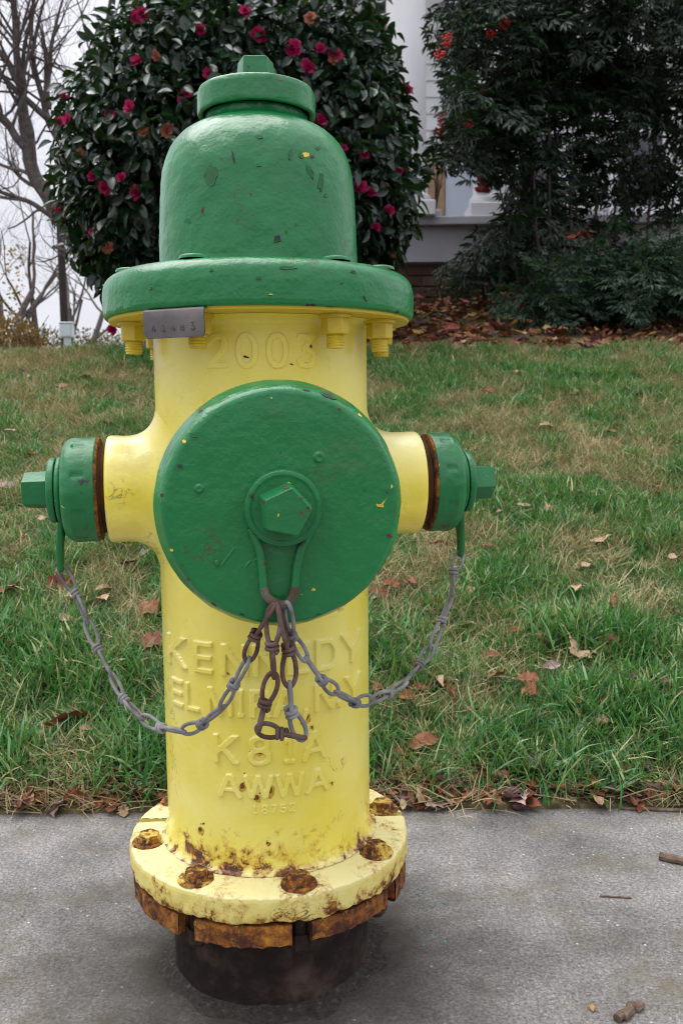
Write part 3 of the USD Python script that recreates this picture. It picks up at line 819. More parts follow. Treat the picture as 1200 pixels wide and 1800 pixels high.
M_RIM = paint('lifted_paint_edge', [(.3, (.006, .06, .018)), (.7, (.03, .14, .05))], scale=200, rough=.5, coord='obj')
M_RIMY = paint('lifted_yellow_paint_edge', [(.3, (.12, .09, .01)), (.7, (.38, .30, .05))], scale=200, rough=.5, coord='obj')
r_ = np.random.default_rng(14)


def scar(tris, parent, px, py, w, h, mat_, tilt=0.0, rim=None, proud=0.0):
    a = np.linspace(0, 2 * np.pi, 14, endpoint=False)
    rad = r_.uniform(.55, 1.0, 14)
    x, y = np.cos(a) * rad * w / 2, np.sin(a) * rad * h / 2
    ct, st_ = math.cos(tilt), math.sin(tilt)
    hs = [hit(tris, px + u * ct - v * st_, py + u * st_ + v * ct) for u, v in zip(x, y)] + [hit(tris, px, py)]
    if any(q is None for q in hs):
        return
    P = np.array([q[0] + q[1] * (.00035 + proud) for q in hs])
    o = obj('paint_chip', tm(P, [[14, (i + 1) % 14, i] for i in range(14)]), mat_, parent, smooth=True)
    if rim is not None:
        R = np.array([q[0] + q[1] * .0004 for q in hs[:14]])
        k = int(r_.integers(5, 9))
        obj('lifted_edge', tube(smooth_path(R[:k], 3), .00048, 5), rim, parent, smooth=True)


DT, BT, FT, ZT = (tris_of(HYD + '/' + n_) for n_ in ('bonnet_dome', 'bonnet_flange', 'front_nozzle_cap', 'barrel'))
DP, BP, FP, ZP = (HYD + '/' + n_ for n_ in ('bonnet_dome', 'bonnet_flange', 'front_nozzle_cap', 'barrel'))
for px, py, w, h, mt, tl_, rm in ((371, 306, 26, 44, M_OLIVE, .1, M_RIM), (356, 369, 5, 15, M_CHIPR, .1, None), (410, 275, 5, 28, M_CHIPD, -.15, None), (537, 271, 14, 12, M_CHIPY, .3, None), (549, 275, 9, 7, M_CHIPR, .2, None), (510, 269, 8, 24, M_OLIVE, .15, M_RIM),
                                  (528, 272, 9, 16, M_OLIVE, -.3, M_RIM), (544, 300, 14, 34, M_OLIVE, -.5, M_RIM), (564, 318, 12, 40, M_OLIVE, .1, M_RIM), (572, 343, 8, 10, M_OLIVE, .3, M_RIM), (456, 240, 17, 8, M_OLIVE, .1, M_RIM), (487, 419, 13, 16, M_CHIPD, .3, M_RIM), (455, 290, 9, 5, M_OLIVE, 0, M_RIM), (520, 395, 6, 8, M_OLIVE, 0, None), (558, 260, 12, 6, M_OLIVE, -.5, M_RIM), (330, 388, 15, 9, M_OLIVE, 0, None), (503, 407, 5, 8, M_OLIVE, 0, None)):
    scar(DT, DP, px, py, w, h, mt, tl_, rm)
for px, py, w, h, mt, tl_, rm in ((545, 536, 22, 6, M_CHIPD, .05, None), (582, 540, 26, 4, M_CHIPD, .1, None), (641, 525, 4, 16, M_CHIPD, -.6, None), (265, 506, 5, 5, M_OLIVE, 0, M_RIM), (620, 477, 12, 5, M_CHIPD, .2, M_RIM), (372, 475, 8, 5, M_CHIPD, 0, M_RIM), (247, 467, 10, 4, M_CHIPD, -.6, None), (698, 548, 9, 5, M_CHIPD, -.5, None), (600, 498, 5, 4, M_CHIPD, 0, None), (455, 488, 12, 7, M_OLIVE, .2, M_RIM), (505, 470, 40, 6, M_OLIVE, .05, M_RIM)):
    scar(BT, BP, px, py, w, h, mt, tl_, rm)
for px, py, w, h, mt, tl_, rm in ((683, 942, 13, 10, M_CHIPR, .5, None), (596, 719, 7, 5, M_CHIPR, .2, None), (302, 967, 8, 7, M_CHIPY, .3, None), (324, 776, 8, 8, M_CHIPY, .3, None), (352, 722, 9, 7, M_CHIPR, -.6, None), (331, 1019, 6, 7, M_CHIPR, 0, None), (477, 699, 4, 4, M_CHIPY, 0, None), (537, 686, 18, 3, M_CHIPD, .2, None), (632, 730, 12, 4, M_CHIPY, .8, None), (577, 696, 30, 7, M_CHIPD, .4, M_RIM), (688, 855, 4, 9, M_CHIPY, .1, None), (284, 870, 5, 9, M_CHIPR, 0, None), (376, 1062, 14, 4, M_CHIPR, .6, None), (425, 1080, 12, 4, M_CHIPD, .3, None), (560, 1080, 9, 5, M_OLIVE, 0, None), (316, 820, 12, 10, M_CHIPD, 0, None), (340, 765, 18, 6, M_OLIVE, .3, M_RIM), (640, 860, 6, 5, M_OLIVE, 0, M_RIM)):
    scar(FT, FP, px, py, w, h, mt, tl_, rm)
for px, py, w, h, mt, tl_, rm in ((537, 1262, 14, 17, M_CHIPR, .6, None), (452, 1322, 22, 8, M_CHIPR, .3, None), (426, 1382, 12, 16, M_CHIPR, .2, None), (452, 1402, 12, 13, M_CHIPR, .2, None), (476, 1390, 9, 20, M_CHIPR, .2, None), (318, 1166, 6, 7, M_CHIPR, 0, None), (400, 1183, 6, 4, M_CHIPR, 0, None), (548, 1278, 5, 7, M_CHIPR, 0, None), (583, 1376, 4, 6, M_CHIPR, 0, None), (455, 1373, 5, 6, M_CHIPR, 0, None), (352, 1458, 10, 12, M_CHIPR, 0, M_RIMY), (470, 1482, 7, 8, M_CHIPR, 0, None), (545, 606, 6, 18, M_CHIPD, -.4, None), (432, 627, 18, 6, M_CHIPD, .3, None), (512, 640, 10, 4, M_CHIPD, .3, None), (540, 638, 14, 3, M_CHIPD, .1, None), (388, 598, 8, 6, M_CHIPD, 0, None)):
    if mt is M_CHIPR:
        scar(ZT, ZP, px + 1, py + 2, w * 1.25, h * 1.5, M_RHALO, tl_)
        for q in range(4):
            scar(ZT, ZP, px + r_.normal(0, w * .45), py + r_.normal(0, h * .45), w * r_.uniform(.2, .5), h * r_.uniform(.2, .5), M_RSPOT, r_.normal(0, 1), None, .00025)
        scar(ZT, ZP, px, py, w * .8, h * .8, M_RSPOT, tl_, rm, .0002)
        continue
    scar(ZT, ZP, px, py, w * .8, h * .8, mt, tl_, rm)
NT, NP = tris_of(fc + '/cap_nut'), fc + '/cap_nut'
for px, py, w, h in ((503, 857, 15, 7), (463, 881, 9, 8), (541, 893, 8, 7), (470, 938, 7, 10), (530, 876, 9, 4)):
    scar(NT, fc, px, py, w, h, M_CHIPR, .2)

# ------------------------------------------------------------------ chains of knotted wire links
def local_to_world(p):
    a = math.radians(YAW)
    return np.array([HX + p[0] * math.cos(a) - p[1] * math.sin(a), HY + p[0] * math.sin(a) + p[1] * math.cos(a), p[2]])


def half_loop(K, E, side, w, over=.0022):
    ax = E - K
    L = np.linalg.norm(ax) + over
    ax = unit(ax)
    s = unit(side - ax * (side @ ax))
    t = np.array([0, .12, .35, .62, .84, .96, 1.0])
    wd = np.array([.28, .55, .90, 1.0, .78, .38, 0]) * w / 2
    up_ = [K + ax * L * a + s * b for a, b in zip(t, wd)]
    dn_ = [K + ax * L * a - s * b for a, b in zip(t[-2::-1], wd[-2::-1])]
    return smooth_path(up_ + dn_, 4)


def knot(K, ax, r, wire, turns=2.1):
    ax = unit(ax)
    s = unit(np.cross(ax, [.3, .9, .2]))
    b = np.cross(ax, s)
    a = np.linspace(0, 2 * np.pi * turns, 26)
    return tube(K + np.cos(a)[:, None] * s * r + np.sin(a)[:, None] * b * r * .85 + ((a / a[-1]) - .5)[:, None] * ax * wire * 4.2, wire, 7)


def link(E0, K, E1, w, wire, twist, seed):
    r_ = np.random.default_rng(seed)
    ax = unit(E1 - E0)
    view = unit(K - EYE)
    s0 = unit(np.cross(ax, view))
    n0 = np.cross(ax, s0)
    ca, cb = math.cos(twist), math.sin(twist)
    sa = s0 * ca + n0 * cb
    sb = s0 * math.cos(twist + 1.15) + n0 * math.sin(twist + 1.15)
    return cat(tube(half_loop(K, E0, sa, w), wire, 8), tube(half_loop(K, E1, sb, w), wire, 8), knot(K, E1 - E0, wire * 2.15, wire))


def chain(name, label, joints, knots, twists, mats, w=.0104, wire=.00188):
    """joints: n + 1 points, knots: n points; parts are the links."""
    t = thing(name, label, 'chain', joints[0] * 0)
    for i in range(len(knots)):
        obj('chain_link', link(joints[i], knots[i], joints[i + 1], w, wire, twists[i], 31 + i), mats[i], t, smooth=True)
    return t


RING = local_to_world(fpt(-.0015, -.0800, .007))
yR, yL = local_to_world(YOKE_R), local_to_world(YOKE_L)


def hang(pix, A, B):
    """Points along a chain from A to B whose depth runs evenly with the sideways way."""
    x = np.array([p[0] for p in pix], float)
    x0, x1 = x[0], x[-1]
    t = (x - x0) / (x1 - x0)
    return [at(px, py, A[1] + (B[1] - A[1]) * np.clip(q, 0, 1)) for (px, py), q in zip(pix, t)]


lp = hang([(124, 992), (134, 1044), (153, 1092), (172, 1141), (196, 1187), (218, 1229), (249, 1262), (284, 1280), (322, 1286), (356, 1273), (391, 1243), (411, 1204), (436, 1160), (449, 1117), (474, 1066)], yL, RING + [0, -.002, 0])
lp[0] = yL + [0, 0, .002]
lp[-1] = RING + [-.006, -.003, .0]
chain('chain', 'long galvanised chain sagging from the left nozzle cap to the front cap', lp[0::2], lp[1::2], [.15, .5, .9, .3, .2, .9, .4], [M_CHAIN] * 5 + [M_CHAIN, M_CHAINR])
rp = hang([(811, 965), (797, 1006), (793, 1050), (776, 1092), (758, 1138), (736, 1170), (712, 1198), (684, 1219), (654, 1229), (624, 1236), (592, 1217), (566, 1196), (539, 1159), (512, 1118), (494, 1066)], yR, RING + [0, -.002, 0])
rp[0] = yR + [0, 0, .002]
rp[-1] = RING + [.004, -.003, .0]
chain('chain', 'long galvanised chain sagging from the right nozzle cap to the front cap', rp[0::2], rp[1::2], [.2, 1.2, .3, 1.1, .5, .2, .9], [M_CHAIN] * 5 + [M_CHAIN, M_CHAIN])
Yc = RING[1] - .004
mp = [at(482, 1066, Yc), at(478, 1137, Yc + .004), at(481, 1187, Yc + .012), at(465, 1238, Yc + .016), at(455, 1281, Yc + .024), at(494, 1290, Yc + .026), at(532, 1297, Yc + .028), at(503, 1262, Yc + .022), at(509, 1204, Yc + .016), at(507, 1142, Yc + .010), at(489, 1066, Yc)]
mp[7] = at(512, 1252, Yc + .024)
chain('chain', 'short rusty loop of chain hanging below the front cap between the long chains', mp[0::2], mp[1::2], [.3, .3, .35, .4, .25], [M_CHAINR, M_CHAINR, M_CHAINR, M_CHAIN, M_CHAINR], w=.0122, wire=.0021)
#@@PART2
# ------------------------------------------------------------------ lawn
def clump_mesh(r_, kind):
    """A tuft of a dozen blades, 1 unit = 1 m."""
    V, F = [], []
    n = {'green': 12, 'straw': 11, 'edge': 7}[kind]
    for b in range(n):
        if kind == 'green':
            L, w, lean, bend = r_.uniform(.026, .070), r_.uniform(.0018, .0040), r_.uniform(.1, .9), r_.uniform(.3, 1.3)
        elif kind == 'straw':
            L, w, lean, bend = r_.uniform(.03, .075), r_.uniform(.0009, .002), r_.uniform(.7, 1.35), r_.uniform(-.4, .9)
        else:
            L, w, lean, bend = r_.uniform(.05, .115), r_.uniform(.0022, .0045), r_.uniform(.35, 1.0), r_.uniform(.6, 1.5)
        az = r_.uniform(0, 2 * np.pi)
        o = np.array([*r_.normal(0, .016, 2), -.004])
        p, a, k = o, lean, 4
        pts = [p]
        for i in range(k):
            p = p + L / k * np.array([math.sin(a) * math.cos(az), math.sin(a) * math.sin(az), math.cos(a)])
            a += bend / k
            az += r_.normal(0, .12)
            pts.append(p)
        pts = np.array(pts)
        sd = np.array([-math.sin(az), math.cos(az), r_.normal(0, .3)]); sd /= np.linalg.norm(sd)
        ws = w / 2 * np.array([.8, 1, .95, .65])
        base = len(V)
        for i in range(4):
            V += [pts[i] - sd * ws[i], pts[i] + sd * ws[i]]
        V.append(pts[4])
        for i in range(3):
            q = base + 2 * i
            F += [[q, q + 1, q + 3], [q, q + 3, q + 2]]
        F.append([base + 6, base + 7, base + 8])
    return tm(V, F)


M_GRASS = foliage('grass_green', [(0, (.022, .095, .022)), (.38, (.046, .175, .036)), (.64, (.085, .235, .055)), (.82, (.16, .29, .085)), (.93, (.30, .33, .12)), (1, (.50, .43, .22))], rough=.34, spec=.55, trans=.3, tcol=(.07, .20, .03), per='both')
M_STRAW = foliage('grass_straw', [(0, (.24, .19, .09)), (.4, (.42, .345, .18)), (.75, (.58, .49, .28)), (1, (.20, .24, .08))], rough=.7, spec=.2, trans=.25, tcol=(.25, .2, .1), per='both')


def instancer(name, protos, mat_, pos, label, category, proto_w=None):
    pi = UsdGeom.PointInstancer.Define(stage, '/World/' + name)
    for i, mm in enumerate(protos):
        g = usdkit.mesh(stage, f'/World/{name}/tuft' + (f'_{i:03d}' if i else ''), mm, mat_, smooth=True)
        pi.CreatePrototypesRel().AddTarget(g.GetPath())
    n = len(pos)
    a = rng.uniform(0, 2 * np.pi, n)
    tilt = rng.normal(0, .12, (n, 2))
    q = np.stack([np.cos(a / 2), tilt[:, 0], tilt[:, 1], np.sin(a / 2)], -1)
    q /= np.linalg.norm(q, axis=1, keepdims=True)
    pi.CreatePositionsAttr(Vt.Vec3fArray.FromNumpy(pos[:, :3].astype(np.float32)))
    pi.CreateOrientationsAttr(Vt.QuathArray([Gf.Quath(float(w), float(x), float(y), float(z)) for w, x, y, z in q]))
    sc = np.repeat(pos[:, 3:4], 3, 1)
    pi.CreateScalesAttr(Vt.Vec3fArray.FromNumpy(sc.astype(np.float32)))
    pi.CreateProtoIndicesAttr(Vt.IntArray.FromNumpy(rng.integers(0, len(protos), n).astype(np.int32)))
    tag(pi, label, category, kind='stuff')


def lawn_points(density, y0=EDGE, y1=4.30):
    n = int(density * 12 * (y1 - y0))
    y = rng.uniform(y0, y1, n * 2)
    x = rng.uniform(-3.2, 3.2, n * 2)
    keep = np.abs(x - .02) < .40 * y + .35
    keep &= ~((y > 4.16 + .05 * np.sin(x * 5)) & (x > .2))
    x, y = x[keep], y[keep]
    return x, y


x, y = lawn_points(1500)
green = meshkit.fbm(np.stack([x * 2.6, y * 2.1, 0 * x], -1), 4, 11)
near = np.clip((2.6 - y) / 1.2, 0, 1)
prob = np.clip((green - .42 + .08 * near + .04 * (x > .1)) * 3.6 + .42, .34, 1.0) * np.clip((y - EDGE - .005) / .12, .06, 1)
k = rng.random(len(x)) < prob
pg = np.stack([x[k], y[k], ground_z(x[k], y[k]), rng.uniform(.7, 1.2, k.sum()) * (1.0 - .25 * (1 - near[k])) * (.45 + 1.1 * meshkit.noise(np.stack([x[k] * 9, y[k] * 9, 0 * x[k]], -1), 3))], -1)
instancer('lawn_grass', [clump_mesh(rng, 'green') for _ in range(16)], M_GRASS, pg, 'green grass of the sloping lawn behind the hydrant', 'grass')
x, y = lawn_points(1500)
green = meshkit.fbm(np.stack([x * 2.6, y * 2.1, 0 * x], -1), 4, 11)
near = np.clip((2.6 - y) / 1.2, 0, 1)
prob = np.clip(.40 + (.5 - meshkit.fbm(np.stack([x * 7, y * 5, 0 * x], -1), 3, 31)) * 2.6 + (.5 - green) * .8, .10, .8)
k = rng.random(len(x)) < prob
ps = np.stack([x[k], y[k], ground_z(x[k], y[k]) + .004, rng.uniform(.7, 1.15, k.sum())], -1)
instancer('dry_grass', [clump_mesh(rng, 'straw') for _ in range(14)], M_STRAW, ps, 'dry straw coloured grass matted between the green tufts of the lawn', 'grass')
n = 230
x = rng.uniform(-1.0, 1.0, n)
y = EDGE + .03 + np.abs(rng.normal(0, .06, n))
pe = np.stack([x, y, ground_z(x, y), rng.uniform(.7, 1.1, n)], -1)
instancer('edge_grass', [clump_mesh(rng, 'edge') for _ in range(12)], M_GRASS, pe, 'long loose grass hanging over the back edge of the pavement', 'grass')

# ------------------------------------------------------------------ fallen leaves
OVAL = leaf_template(.40, 7, .12, .10, .5)
OAK = leaf_template(.5, 11, .15, .14, lobes=(np.linspace(0, 1, 11), np.array([.015, .06, .20, .12, .30, .17, .34, .18, .22, .10, 0])), curl=.15)
MAPLE = leaf_template(.5, 9, .10, .08, lobes=(np.linspace(0, 1, 9), np.array([.02, .28, .46, .26, .50, .22, .24, .10, 0])), curl=.1)
LONG = leaf_template(.26, 7, .12, .2, .5)


def dead(name, a, b, c):
    return paint(name, [(.3, a), (.5, b), (.72, c)], scale=70, rough=.6, spec=.35, bump=(150, .4, .002))


M_LEAFS = {'brown': dead('brown_leaf', (.10, .035, .014), (.20, .075, .028), (.30, .14, .06)), 'rust': dead('rust_red_leaf', (.09, .022, .012), (.17, .045, .02), (.25, .09, .035)),
           'tan': dead('tan_leaf', (.25, .15, .085), (.38, .26, .16), (.47, .34, .22)), 'pink': dead('pinkish_grey_leaf', (.22, .13, .12), (.32, .21, .19), (.42, .30, .27)),
           'purple': dead('dark_purple_leaf', (.04, .018, .022), (.08, .035, .04), (.15, .07, .07)), 'red': dead('red_shrub_leaf', (.16, .02, .018), (.28, .05, .035), (.34, .13, .05)), 'yellow': dead('yellow_brown_leaf', (.22, .12, .03), (.34, .20, .05), (.42, .28, .10))}


def ground_at(px, py):
    """Where the sight line through a spot of the photograph meets the lawn."""
    v = FWD + RIGHT * (px - 600) / FPX + UP * (900 - py) / FPX
    v = v / v[1]
    ts = np.linspace(1.25, 6.2, 1500)
    P = EYE + ts[:, None] * v
    g = np.where(P[:, 1] < EDGE + .012, 0, ground_z(P[:, 0], P[:, 1]))
    i = np.argmax(P[:, 2] < g) if (P[:, 2] < g).any() else len(ts) - 1
    hit = (P[:, 2] - g)
    j = np.where(hit < 0)[0]
    i = j[0] if len(j) and hit[0] > 0 else np.argmin(np.abs(hit))
    return np.array([P[i, 0], P[i, 1], g[i]])


def one_leaf(tmpl, mat_, p, size, label, group=None, name='fallen_leaf', lift=.028, tilt=.5):
    r_ = rng
    slope = math.atan(.306) if p[1] > EDGE + .02 else 0
    nrm = np.array([r_.normal(0, tilt), -math.sin(slope) + r_.normal(0, tilt) - .25, math.cos(slope)])
    az = r_.uniform(0, 2 * np.pi)
    X, Y, Z = leaf_axes(np.array([[math.cos(az), math.sin(az), .1]]), unit(nrm)[None])
    v, f = tmpl
    v = v.copy()
    v[:, 1] -= .5
    n_ = meshkit.noise(v * 4 + r_.uniform(0, 50)) - .5
    v[:, 2] += n_ * .34
    msh = scatter((v, f), np.zeros((1, 3)), X, Y, Z, size)
    P = p + np.array([0, 0, lift])
    msh.vertices += P
    o = obj(name, msh, mat_, smooth=True)
    tag(stage.GetPrimAtPath(o), label, 'leaf', group)


SHAPE = {0: 'oval', 1: 'jagged', 2: 'lobed', 3: 'narrow'}
TONE = {'brown': 'dry brown', 'rust': 'rust red', 'tan': 'pale tan', 'pink': 'faded pinkish', 'purple': 'dark purple'}
_said = {}


def leaf_label(px, py, c, t_, sz):
    rowt = 'near the pavement edge' if py > 1270 else 'level with the chains' if py > 1000 else 'level with the side caps' if py > 780 else 'high on the lawn'
    colt = 'by the left edge' if px < 60 else 'left of the hydrant' if px < 300 else 'just right of the barrel' if px < 730 else 'right of the hydrant' if px < 920 else 'farther right' if px < 1060 else 'by the right edge'
    s_ = ('small ' if sz < .042 else 'large ' if sz > .068 else '') + f'{TONE[c]} {SHAPE[t_]} leaf {colt}, {rowt}'
    n_ = _said[s_] = _said.get(s_, 0) + 1
    return s_ if n_ == 1 else s_.replace(' leaf', f' leaf lying {["flat", "askew", "curled"][n_ % 3]}')


GL = {'brown': ('dry brown leaf lying in the grass of the lawn', 'brown leaves scattered on the lawn'), 'rust': ('dark rust red curled leaf lying in the grass', 'rust red leaves scattered on the lawn'),
      'tan': ('pale tan lobed leaf lying in the grass', 'tan leaves scattered on the lawn'), 'pink': ('faded pinkish grey leaf lying in the grass', 'pinkish leaves scattered on the lawn'), 'purple': ('dark purple leaf lying in the grass', 'purple leaves scattered on the lawn')}
spots = [(12, 868, 'pink', 0, .06), (190, 755, 'rust', 2, .055), (120, 1290, 'rust', 0, .075), (215, 966, 'pink', 0, .065), (256, 990, 'pink', 3, .05), (52, 672, 'tan', 3, .05), (78, 928, 'tan', 0, .035), (103, 1046, 'rust', 2, .06), (124, 1070, 'tan', 0, .045),
         (960, 762, 'tan', 2, .06), (858, 700, 'rust', 0, .055), (1020, 880, 'pink', 0, .05), (1048, 880, 'tan', 3, .05), (966, 912, 'tan', 2, .05), (848, 914, 'tan', 0, .03), (878, 916, 'tan', 3, .03), (920, 905, 'tan', 0, .035), (1028, 1014, 'tan', 0, .04), (1086, 1088, 'brown', 1, .055), (1100, 1094, 'rust', 0, .05),
         (1122, 1212, 'purple', 0, .045), (1158, 1218, 'purple', 2, .045), (970, 1196, 'pink', 0, .04), (764, 1216, 'tan', 3, .06), (746, 1332, 'brown', 0, .06), (666, 1062, 'rust', 0, .04), (690, 1048, 'brown', 2, .045), (720, 1040, 'rust', 3, .05), (822, 1056, 'tan', 3, .05), (660, 1072, 'pink', 0, .03),
         (1068, 1300, 'brown', 3, .05), (1180, 1245, 'purple', 0, .04), (1156, 872, 'brown', 0, .03), (1008, 668, 'rust', 0, .045), (1120, 705, 'brown', 0, .05), (905, 665, 'tan', 0, .045), (845, 890, 'brown', 0, .03), (1012, 965, 'brown', 0, .03), (715, 1250, 'brown', 0, .04), (300, 1120, 'brown', 0, .04), (30, 1150, 'pink', 0, .035),
         (735, 1235, 'rust', 0, .035), (1085, 760, 'tan', 0, .05), (980, 720, 'brown', 3, .045), (1165, 640, 'brown', 0, .05), (110, 690, 'brown', 0, .05), (20, 770, 'tan', 0, .04), (905, 1130, 'brown', 0, .035), (868, 1175, 'rust', 0, .035), (1180, 1000, 'tan', 0, .035)]
T4 = [OVAL, MAPLE, OAK, LONG]
_r = np.random.default_rng(64)
for _ in range(36):
    px_ = _r.uniform(655, 1195) if _r.random() < .7 else _r.uniform(5, 280)
    spots.append((px_, _r.uniform(625, 1380), ['brown', 'tan', 'rust', 'brown'][int(_r.integers(0, 4))], int(_r.integers(0, 4)), _r.uniform(.028, .055)))
for px, py, c, t_, sz in spots:
    one_leaf(T4[t_], M_LEAFS[c], ground_at(px, py), sz * 1.15, leaf_label(px, py, c, t_, sz), GL[c][1])
one_leaf(OAK, M_LEAFS['rust'], ground_at(268, 1152), .085, 'large dark rust leaf in the grass beside the left of the barrel', lift=.03)
one_leaf(OAK, M_LEAFS['tan'], ground_at(1012, 1058), .062, 'large pale tan oak leaf standing out on the lawn right of the hydrant', lift=.035, tilt=.2)
one_leaf(LONG, M_LEAFS['brown'], ground_at(792, 1240), .085, 'long curled brown leaf in the grass below the right chain', lift=.03)
one_leaf(OVAL, M_LEAFS['pink'], at(962, 1392, 1.38), .036, 'pale pinkish oval leaf lying at the back edge of the pavement', lift=.002, tilt=.2)
one_leaf(OVAL, M_LEAFS['purple'], at(915, 1391, 1.38), .03, 'small dark purple leaf at the back edge of the pavement', lift=.002, tilt=.2)


def litter(name, label, n, fx, fy, size, mats, zoff=.006, seed=3, tilt=.5, z=None):
    r_ = np.random.default_rng(seed)
    x, y = fx(r_, n), fy(r_, n)
    zz = (ground_z(x, y) if z is None else z(x, y)) + r_.uniform(0, zoff, n)
    root = thing(name, label, 'leaf litter')
    tag(stage.GetPrimAtPath(root), kind='stuff')
    az = r_.uniform(0, 2 * np.pi, n)
    nr = np.stack([r_.normal(0, tilt, n), r_.normal(0, tilt, n) - .2, np.ones(n)], -1)
    X, Y, Z = leaf_axes(np.stack([np.cos(az), np.sin(az), r_.normal(0, .25, n)], -1), nr)
    pos = np.stack([x, y, zz], -1)
    which = r_.integers(0, len(mats), n)
    tm_ = r_.integers(0, 4, n)
    sc = r_.uniform(size[0], size[1], n)
    for i, mk in enumerate(mats):
        ms = []
        for t_ in range(4):
            k = (which == i) & (tm_ == t_)
            if k.any():
                v, f = T4[t_]
                v = v.copy(); v[:, 2] += (meshkit.noise(v * 4 + i + t_ * 5) - .5) * .3
                ms.append(scatter((v, f), pos[k], X[k], Y[k], Z[k], sc[k]))
        if ms:
            obj('dead_leaves', cat(ms), M_LEAFS[mk], root, smooth=True, kind='stuff')


litter('edge_litter', 'brown leaf crumbs and bits along the back edge of the pavement', 1500, lambda r, n: r.uniform(-.75, .75, n), lambda r, n: EDGE + .008 + np.abs(r.normal(0, .05, n)), (.012, .042), ['brown', 'rust', 'tan', 'purple', 'pink', 'rust'], zoff=.010, seed=5)
# dry stalks of grass along the edge
M_STALK = paint('dry_stalk', [(.3, (.17, .12, .06)), (.7, (.33, .26, .15))], scale=30, rough=.8)
st = []
r_ = np.random.default_rng(12)
for i in range(170):
    x0, y0 = r_.uniform(-.7, .75), EDGE + abs(r_.normal(.02, .03)) - .004
    a = r_.uniform(0, 2 * np.pi) if i % 3 else r_.normal(0, .4)
    L = r_.uniform(.03, .11)
    d = np.array([math.cos(a), math.sin(a) * .6, 0])
    z0 = ground_z(x0, y0) + .008
    p0 = np.array([x0, y0, max(z0, .004)])
    st.append(tube([p0, p0 + d * L * .5 + [0, 0, r_.uniform(.002, .02)], p0 + d * L + [0, 0, .002]], r_.uniform(.0005, .0011), 4))
obj('dry_stalks', cat(st), M_STALK, smooth=True, label='thin dry grass stalks lying along the back edge of the pavement', cat='grass', kind='stuff')

# packed dirt where the pipe comes up through the slab
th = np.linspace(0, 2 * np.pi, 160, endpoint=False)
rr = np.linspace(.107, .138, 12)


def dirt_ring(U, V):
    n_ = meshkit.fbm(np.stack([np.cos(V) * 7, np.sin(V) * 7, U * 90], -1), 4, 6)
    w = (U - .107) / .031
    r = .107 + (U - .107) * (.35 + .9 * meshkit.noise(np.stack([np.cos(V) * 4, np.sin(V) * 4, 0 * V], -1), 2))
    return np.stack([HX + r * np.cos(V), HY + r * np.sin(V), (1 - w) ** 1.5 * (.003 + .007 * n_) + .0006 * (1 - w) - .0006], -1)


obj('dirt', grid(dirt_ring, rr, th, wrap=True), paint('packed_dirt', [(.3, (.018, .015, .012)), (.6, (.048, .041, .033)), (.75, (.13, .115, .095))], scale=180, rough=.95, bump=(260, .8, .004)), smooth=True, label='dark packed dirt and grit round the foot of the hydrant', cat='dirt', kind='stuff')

# small things lying on the pavement
M_TWIG = paint('twig_bark', [(.3, (.07, .045, .03)), (.6, (.16, .11, .08)), (.75, (.25, .19, .15))], scale=90, rough=.85, bump=(200, .5, .002))


def pave(px, py, z=0.0):
    v = FWD + RIGHT * (px - 600) / FPX + UP * (900 - py) / FPX
    return EYE + v * ((z - EYE[2]) / v[2])


def twig(a, b, r, label, knots_=3):
    A, B = pave(*a), pave(*b)
    t = np.linspace(0, 1, 9)[:, None]
    P = A + (B - A) * t + np.array([0, 0, r * .9]) + rng.normal(0, r * .25, (9, 3)) * [1, 1, .2]
    m_ = tube(P, r * (1 + .09 * rng.normal(0, 1, 9)), 8)
    tag(stage.GetPrimAtPath(obj('twig', m_, M_TWIG, smooth=40)), label, 'twig')


twig((1160, 1511), (1238, 1528), .0055, 'thick brown twig end at the right edge of the pavement')
twig((1054, 1577), (1108, 1580), .0012, 'thin dark twig lying alone on the pavement')
twig((1082, 1797), (1128, 1772), .0050, 'short broken stub of a twig on the pavement near the lower right')
twig((1090, 1424), (1215, 1428), .0028, 'long thin twig lying along the back edge of the pavement')
ac = lathe([(0, 0), (.005, .0008), (.0085, .005), (.009, .009), (.0075, .0135), (.003, .016), (0, .0165)], 24, .002)
ac.vertices = ac.vertices * [1.25, 1, .85]
p = pave(911, 1424)
tag(stage.GetPrimAtPath(obj('acorn', place(ac, (0, 0, 1), p), M_LEAFS['purple'], smooth=True)), 'dark round acorn on the back edge of the pavement', 'acorn')
pet = leaf_template(.5, 6, .2, .1, .6)
one_leaf(pet, paint('white_petal', [(.3, (.6, .6, .6)), (.7, (.75, .75, .75))], rough=.6), at(166, 1412, 1.355), .016, 'small white petal on the soil by the pavement edge', lift=.004, tilt=.2, name='fallen_petal')
one_leaf(OVAL, M_LEAFS['yellow'], pave(1040, 1774), .014, 'small brown leaf scrap lying flat on the pavement', lift=.002, tilt=.1)
M_CHIP = paint('fallen_green_paint', [(.3, (.03, .16, .09)), (.7, (.06, .24, .15))], rough=.6)
for px, py in ((733, 1573), (744, 1567), (760, 1594), (779, 1588), (783, 1657), (745, 1664), (757, 1637), (723, 1577)):
    c = pave(px, py)
    a = np.sort(rng.uniform(0, 2 * np.pi, 6))
    ring = np.c_[np.cos(a), np.sin(a)] * rng.uniform(.0015, .0032, (6, 1))
    V = np.vstack([np.c_[ring, np.full(6, .0002)], np.c_[ring * .85, np.full(6, .0010)]]) + c
    h = trimesh.convex.convex_hull(V)
    tag(stage.GetPrimAtPath(obj('paint_chip', h, M_CHIP, smooth=False)), 'flake of green paint fallen on the pavement beside the hydrant', 'paint chip', 'green paint flakes beside the hydrant')

